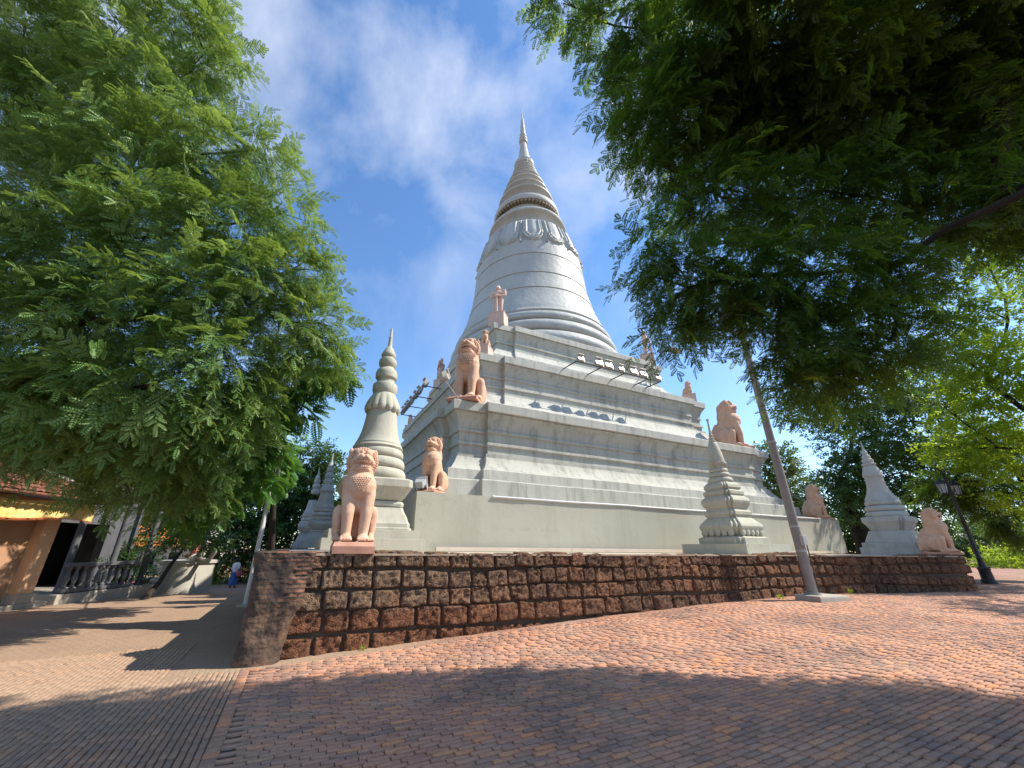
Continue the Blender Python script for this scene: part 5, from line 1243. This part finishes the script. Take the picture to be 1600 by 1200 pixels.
bp = None
for k in range(10):
    y = -1.22 + k * .27
    if bp is None:
        m = MB(); m.lathe([(.07, .13), (.07, .2), (.04, .24), (.085, .42), (.05, .62), (.035, .68), (.07, .74), (.07, .80)], 10); bo = m.build('baluster', M_hall, bal); bp = bo.data; bo.location = (0, y, 0)
    else: link('baluster', bp, None, bal).location = (0, y, 0)
# orange-roofed building beyond
p = at(235, 870, 36); O = Vector((p[0], p[1], gz(p[0], p[1]) - .1)); orb = empty('orange_roofed_house', O); tag(orb, 'white house with a bright orange tiled roof far behind the creeper', 'building')
m = MB(); m.box((0, 2.5, 1.4), (7, 5, 2.9)); m.build('wall', M_wstone, orb, smooth=False)
m = MB(); tile_roof(m, (-3.9, -.6, 2.3), (3.9, -.6, 2.3), (3.9, 2.4, 5.6), (-3.9, 2.4, 5.6), 30, 14, .05, .05); tile_roof(m, (-3.9, 5.6, 2.3), (3.9, 5.6, 2.3), (3.9, 2.4, 5.6), (-3.9, 2.4, 5.6), 30, 14, .05, .05); m.build('roof', M_orange, orb, angle=.9)
m = MB(); m.box((0, 2.4, 5.75), (8.0, .5, .5)); m.box((0, 2.4, 6.05), (8.2, .7, .12)); m.build('ridge_parapet', M_wstone, orb, smooth=False, bevel=.02)
for x in (-2, 0, 2):
    m = MB(); m.box((x, -.02, 1.2), (.8, .08, 1.3)); m.build('window', M_dark, orb, smooth=False)
# white stair wall with curling finials
g = ground(268, 927); O = Vector((g[0], g[1], gz(g[0], g[1]))); sw = empty('stair_wall', O, -.1, .78); tag(sw, 'whitewashed stair wall with naga balustrade and upturned finials', 'stair wall')
m = MB(); rs = []
for z, k in [(-.2, 1.0), (1.55, .96), (1.56, 1.06), (1.72, 1.06), (1.74, .98)]:
    ring = [(-1.05 * k, 1.6 * k, z), (-1.0 * k, .2 * k, z)] + [(1.0 * k * math.sin(a), -.75 * k * math.cos(a) + .1, z) for a in np.linspace(-1.35, 1.35, 14)] + [(1.0 * k, .3 * k, z), (1.05 * k, 1.6 * k, z)]
    rs.append(ring)
m.rings(rs); m.build('drum_wall', M_wstone, sw, angle=.4)
m = MB(); m.tube([(.6, .2, 1.7), (.2, 1.2, 2.2), (-.5, 2.6, 3.2), (-1.2, 4.0, 4.3)], [.28, .26, .26, .26], 10); m.tube([(.6, .3, 1.75), (1.2, -.1, 2.0), (1.55, -.3, 2.7), (1.5, -.35, 2.95)], [.2, .2, .1, .02], 8); m.tube([(.9, .3, 1.75), (1.7, 0, 1.7), (2.2, -.2, 2.2), (2.3, -.25, 2.5)], [.16, .16, .09, .02], 8); m.build('naga_rail', M_wstone, sw)
m = MB(); m.box((.35, .5, 2.3), (.26, .26, 1.5)); m.box((.35, .5, 3.1), (.36, .36, .12)); m.build('post', M_pot, sw, smooth=False, bevel=.015)
def potted(label, px, py, s, lm, pm):
    g = ground(px, py); r = empty('potted_plant', (g[0], g[1], gz(g[0], g[1])), 0, s); tag(r, label, 'potted plant', 'potted plants on the left path')
    m = MB(); m.lathe([(.2, 0), (.24, .02), (.33, .34), (.37, .36), (.37, .44), (.31, .44), (.29, .38)], 20, cap1=True); m.build('pot', pm, r)
    P = RG.normal(0, .16, (40, 3)); P[:, 2] = .42 + abs(P[:, 2]) * 2.2; D = P.copy(); D[:, 2] -= .2; V, Q = place_sprays(TP_BROAD, P, D + RG.normal(0, .1, D.shape), RG.uniform(.5, .9, 40)); mesh_np('foliage', V, Q, lm, r)
potted('leafy plant in a red pot beside the dark leaning trunk', 196, 929, 1.05, M_leafM, M_pot)
potted('small plant in a clay pot at the foot of the stair wall', 303, 920, .8, M_leafB, M_pot)
potted('low potted plant between the stair wall and the woman', 322, 917, .75, M_leafF, M_conc)

# ------------------------------------------------------------------ the woman on the path
g = ground(362, 918.5); O = Vector((g[0], g[1], gz(g[0], g[1])))
pr = empty('person', O, R(160), 1.58); tag(pr, 'woman in a white blouse and long blue skirt walking on the left path', 'person')
M_skin = paint('skin', (.30, .17, .11), (.34, .20, .13), 5, .6); M_hair = paint('dark_hair', (.012, .009, .008), (.02, .015, .012), 9, .5)
M_blouse = paint('white_blouse', (.68, .67, .68), (.76, .75, .76), 4, .9); M_skirt = paint('blue_skirt', (.05, .11, .32), (.07, .15, .40), 4, .9, bs=.2); M_bag = paint('pink_bag', (.55, .08, .14), (.62, .12, .18), 5, .6); M_shoe = paint('sandals', (.5, .42, .36), (.55, .47, .4), 5, .7)
S = [cap((0, 0, .55), .075, (0, .005, .72), .07), cap((-.06, 0, .79), .05, (.06, 0, .79), .05), cap((0, 0, .80), .034, (0, -.01, .87), .03), ell((0, -.012, .925), (.052, .062, .07)), ell((0, -.075, .92), (.011, .013, .018)), ell((0, -.066, .892), (.018, .012, .007))]
for sx in (-1, 1):
    S += [cap((sx * .05, 0, .50), .07, (sx * .05, -.03 * sx, .27), .045), cap((sx * .05, -.03 * sx, .27), .044, (sx * .052, .05 * sx, .045), .026), cap((sx * .052, .06 * sx, .022), .022, (sx * .06, -.07 + .05 * sx, .018), .02),
          cap((sx * .115, 0, .785), .034, (sx * .15, .02, .62), .027), cap((sx * .15, .02, .62), .026, (sx * .135, -.07, .49), .019), ell((sx * .134, -.085, .465), (.016, .024, .03)), ell((sx * .05, 0, .925), (.008, .015, .02)),
          cap((sx * .122, -.09, .46), .007, (sx * .112, -.105, .445), .006)]
    for k in range(4): S.append(cap((sx * .136, -.075 - .011 * k, .45), .0065, (sx * .134, -.085 - .010 * k, .415 + .004 * abs(k - 1.5)), .0055))
    S += [ell((sx * .02, -.062, .935), (.008, .006, .006))]
fuse('body', S, .0075, M_skin, pr, 2)
def ovals(L_, n=24, fold=0, nf=9): return [[(cx + rx * math.cos(a) * (1 + fold * k / len(L_) * math.sin(nf * a)), cy + ry * math.sin(a) * (1 + fold * k / len(L_) * math.sin(nf * a)), z) for a in [2 * math.pi * i / n for i in range(n)]] for k, (cx, cy, rx, ry, z) in enumerate(L_)]
m = MB(); m.rings(ovals([(0, 0, .088, .082, .60), (0, 0, .105, .09, .54), (0, 0, .118, .098, .46), (0, 0, .125, .11, .32), (0, 0, .14, .125, .18), (0, 0, .15, .135, .10)], 36, .10), cap1=False); m.build('skirt', M_skirt, pr)
m = MB(); m.rings(ovals([(0, 0, .108, .092, .535), (0, 0, .098, .086, .62), (0, 0, .112, .09, .72), (0, 0, .13, .082, .78), (0, 0, .10, .065, .825), (0, 0, .05, .045, .85)], 28), cap0=False, cap1=False)
for sx in (-1, 1): m.tube([(sx * .10, 0, .80), (sx * .125, .0, .77), (sx * .155, .018, .64), (sx * .155, .01, .60)], [.045, .047, .042, .04], 12)
m.build('blouse', M_blouse, pr)
m = MB(); vs, fs = ell((0, .008, .94), (.060, .066, .066), None, 18); m.add(vs, fs); vs, fs = ell((0, .06, .925), (.036, .036, .038), None, 14); m.add(vs, fs); m.build('hair', M_hair, pr)
bg_ = empty('shoulder_bag', O + Vector((.27, -.05, .78)), R(160)); tag(bg_, 'pink shoulder bag hanging at the woman\'s side', 'bag')
m = MB(); m.rings(ovals([(0, 0, .05, .10, -.16), (0, 0, .075, .15, -.13), (0, 0, .075, .15, .05), (0, 0, .05, .13, .10), (0, 0, .03, .11, .11)], 16)); m.build('pouch', M_bag, bg_)
m = MB(); m.tube([(0, -.10, .10), (.02, -.06, .35), (.08, 0, .50), (.02, .06, .35), (0, .10, .10)], .012, 6); m.build('strap', M_bag, bg_)
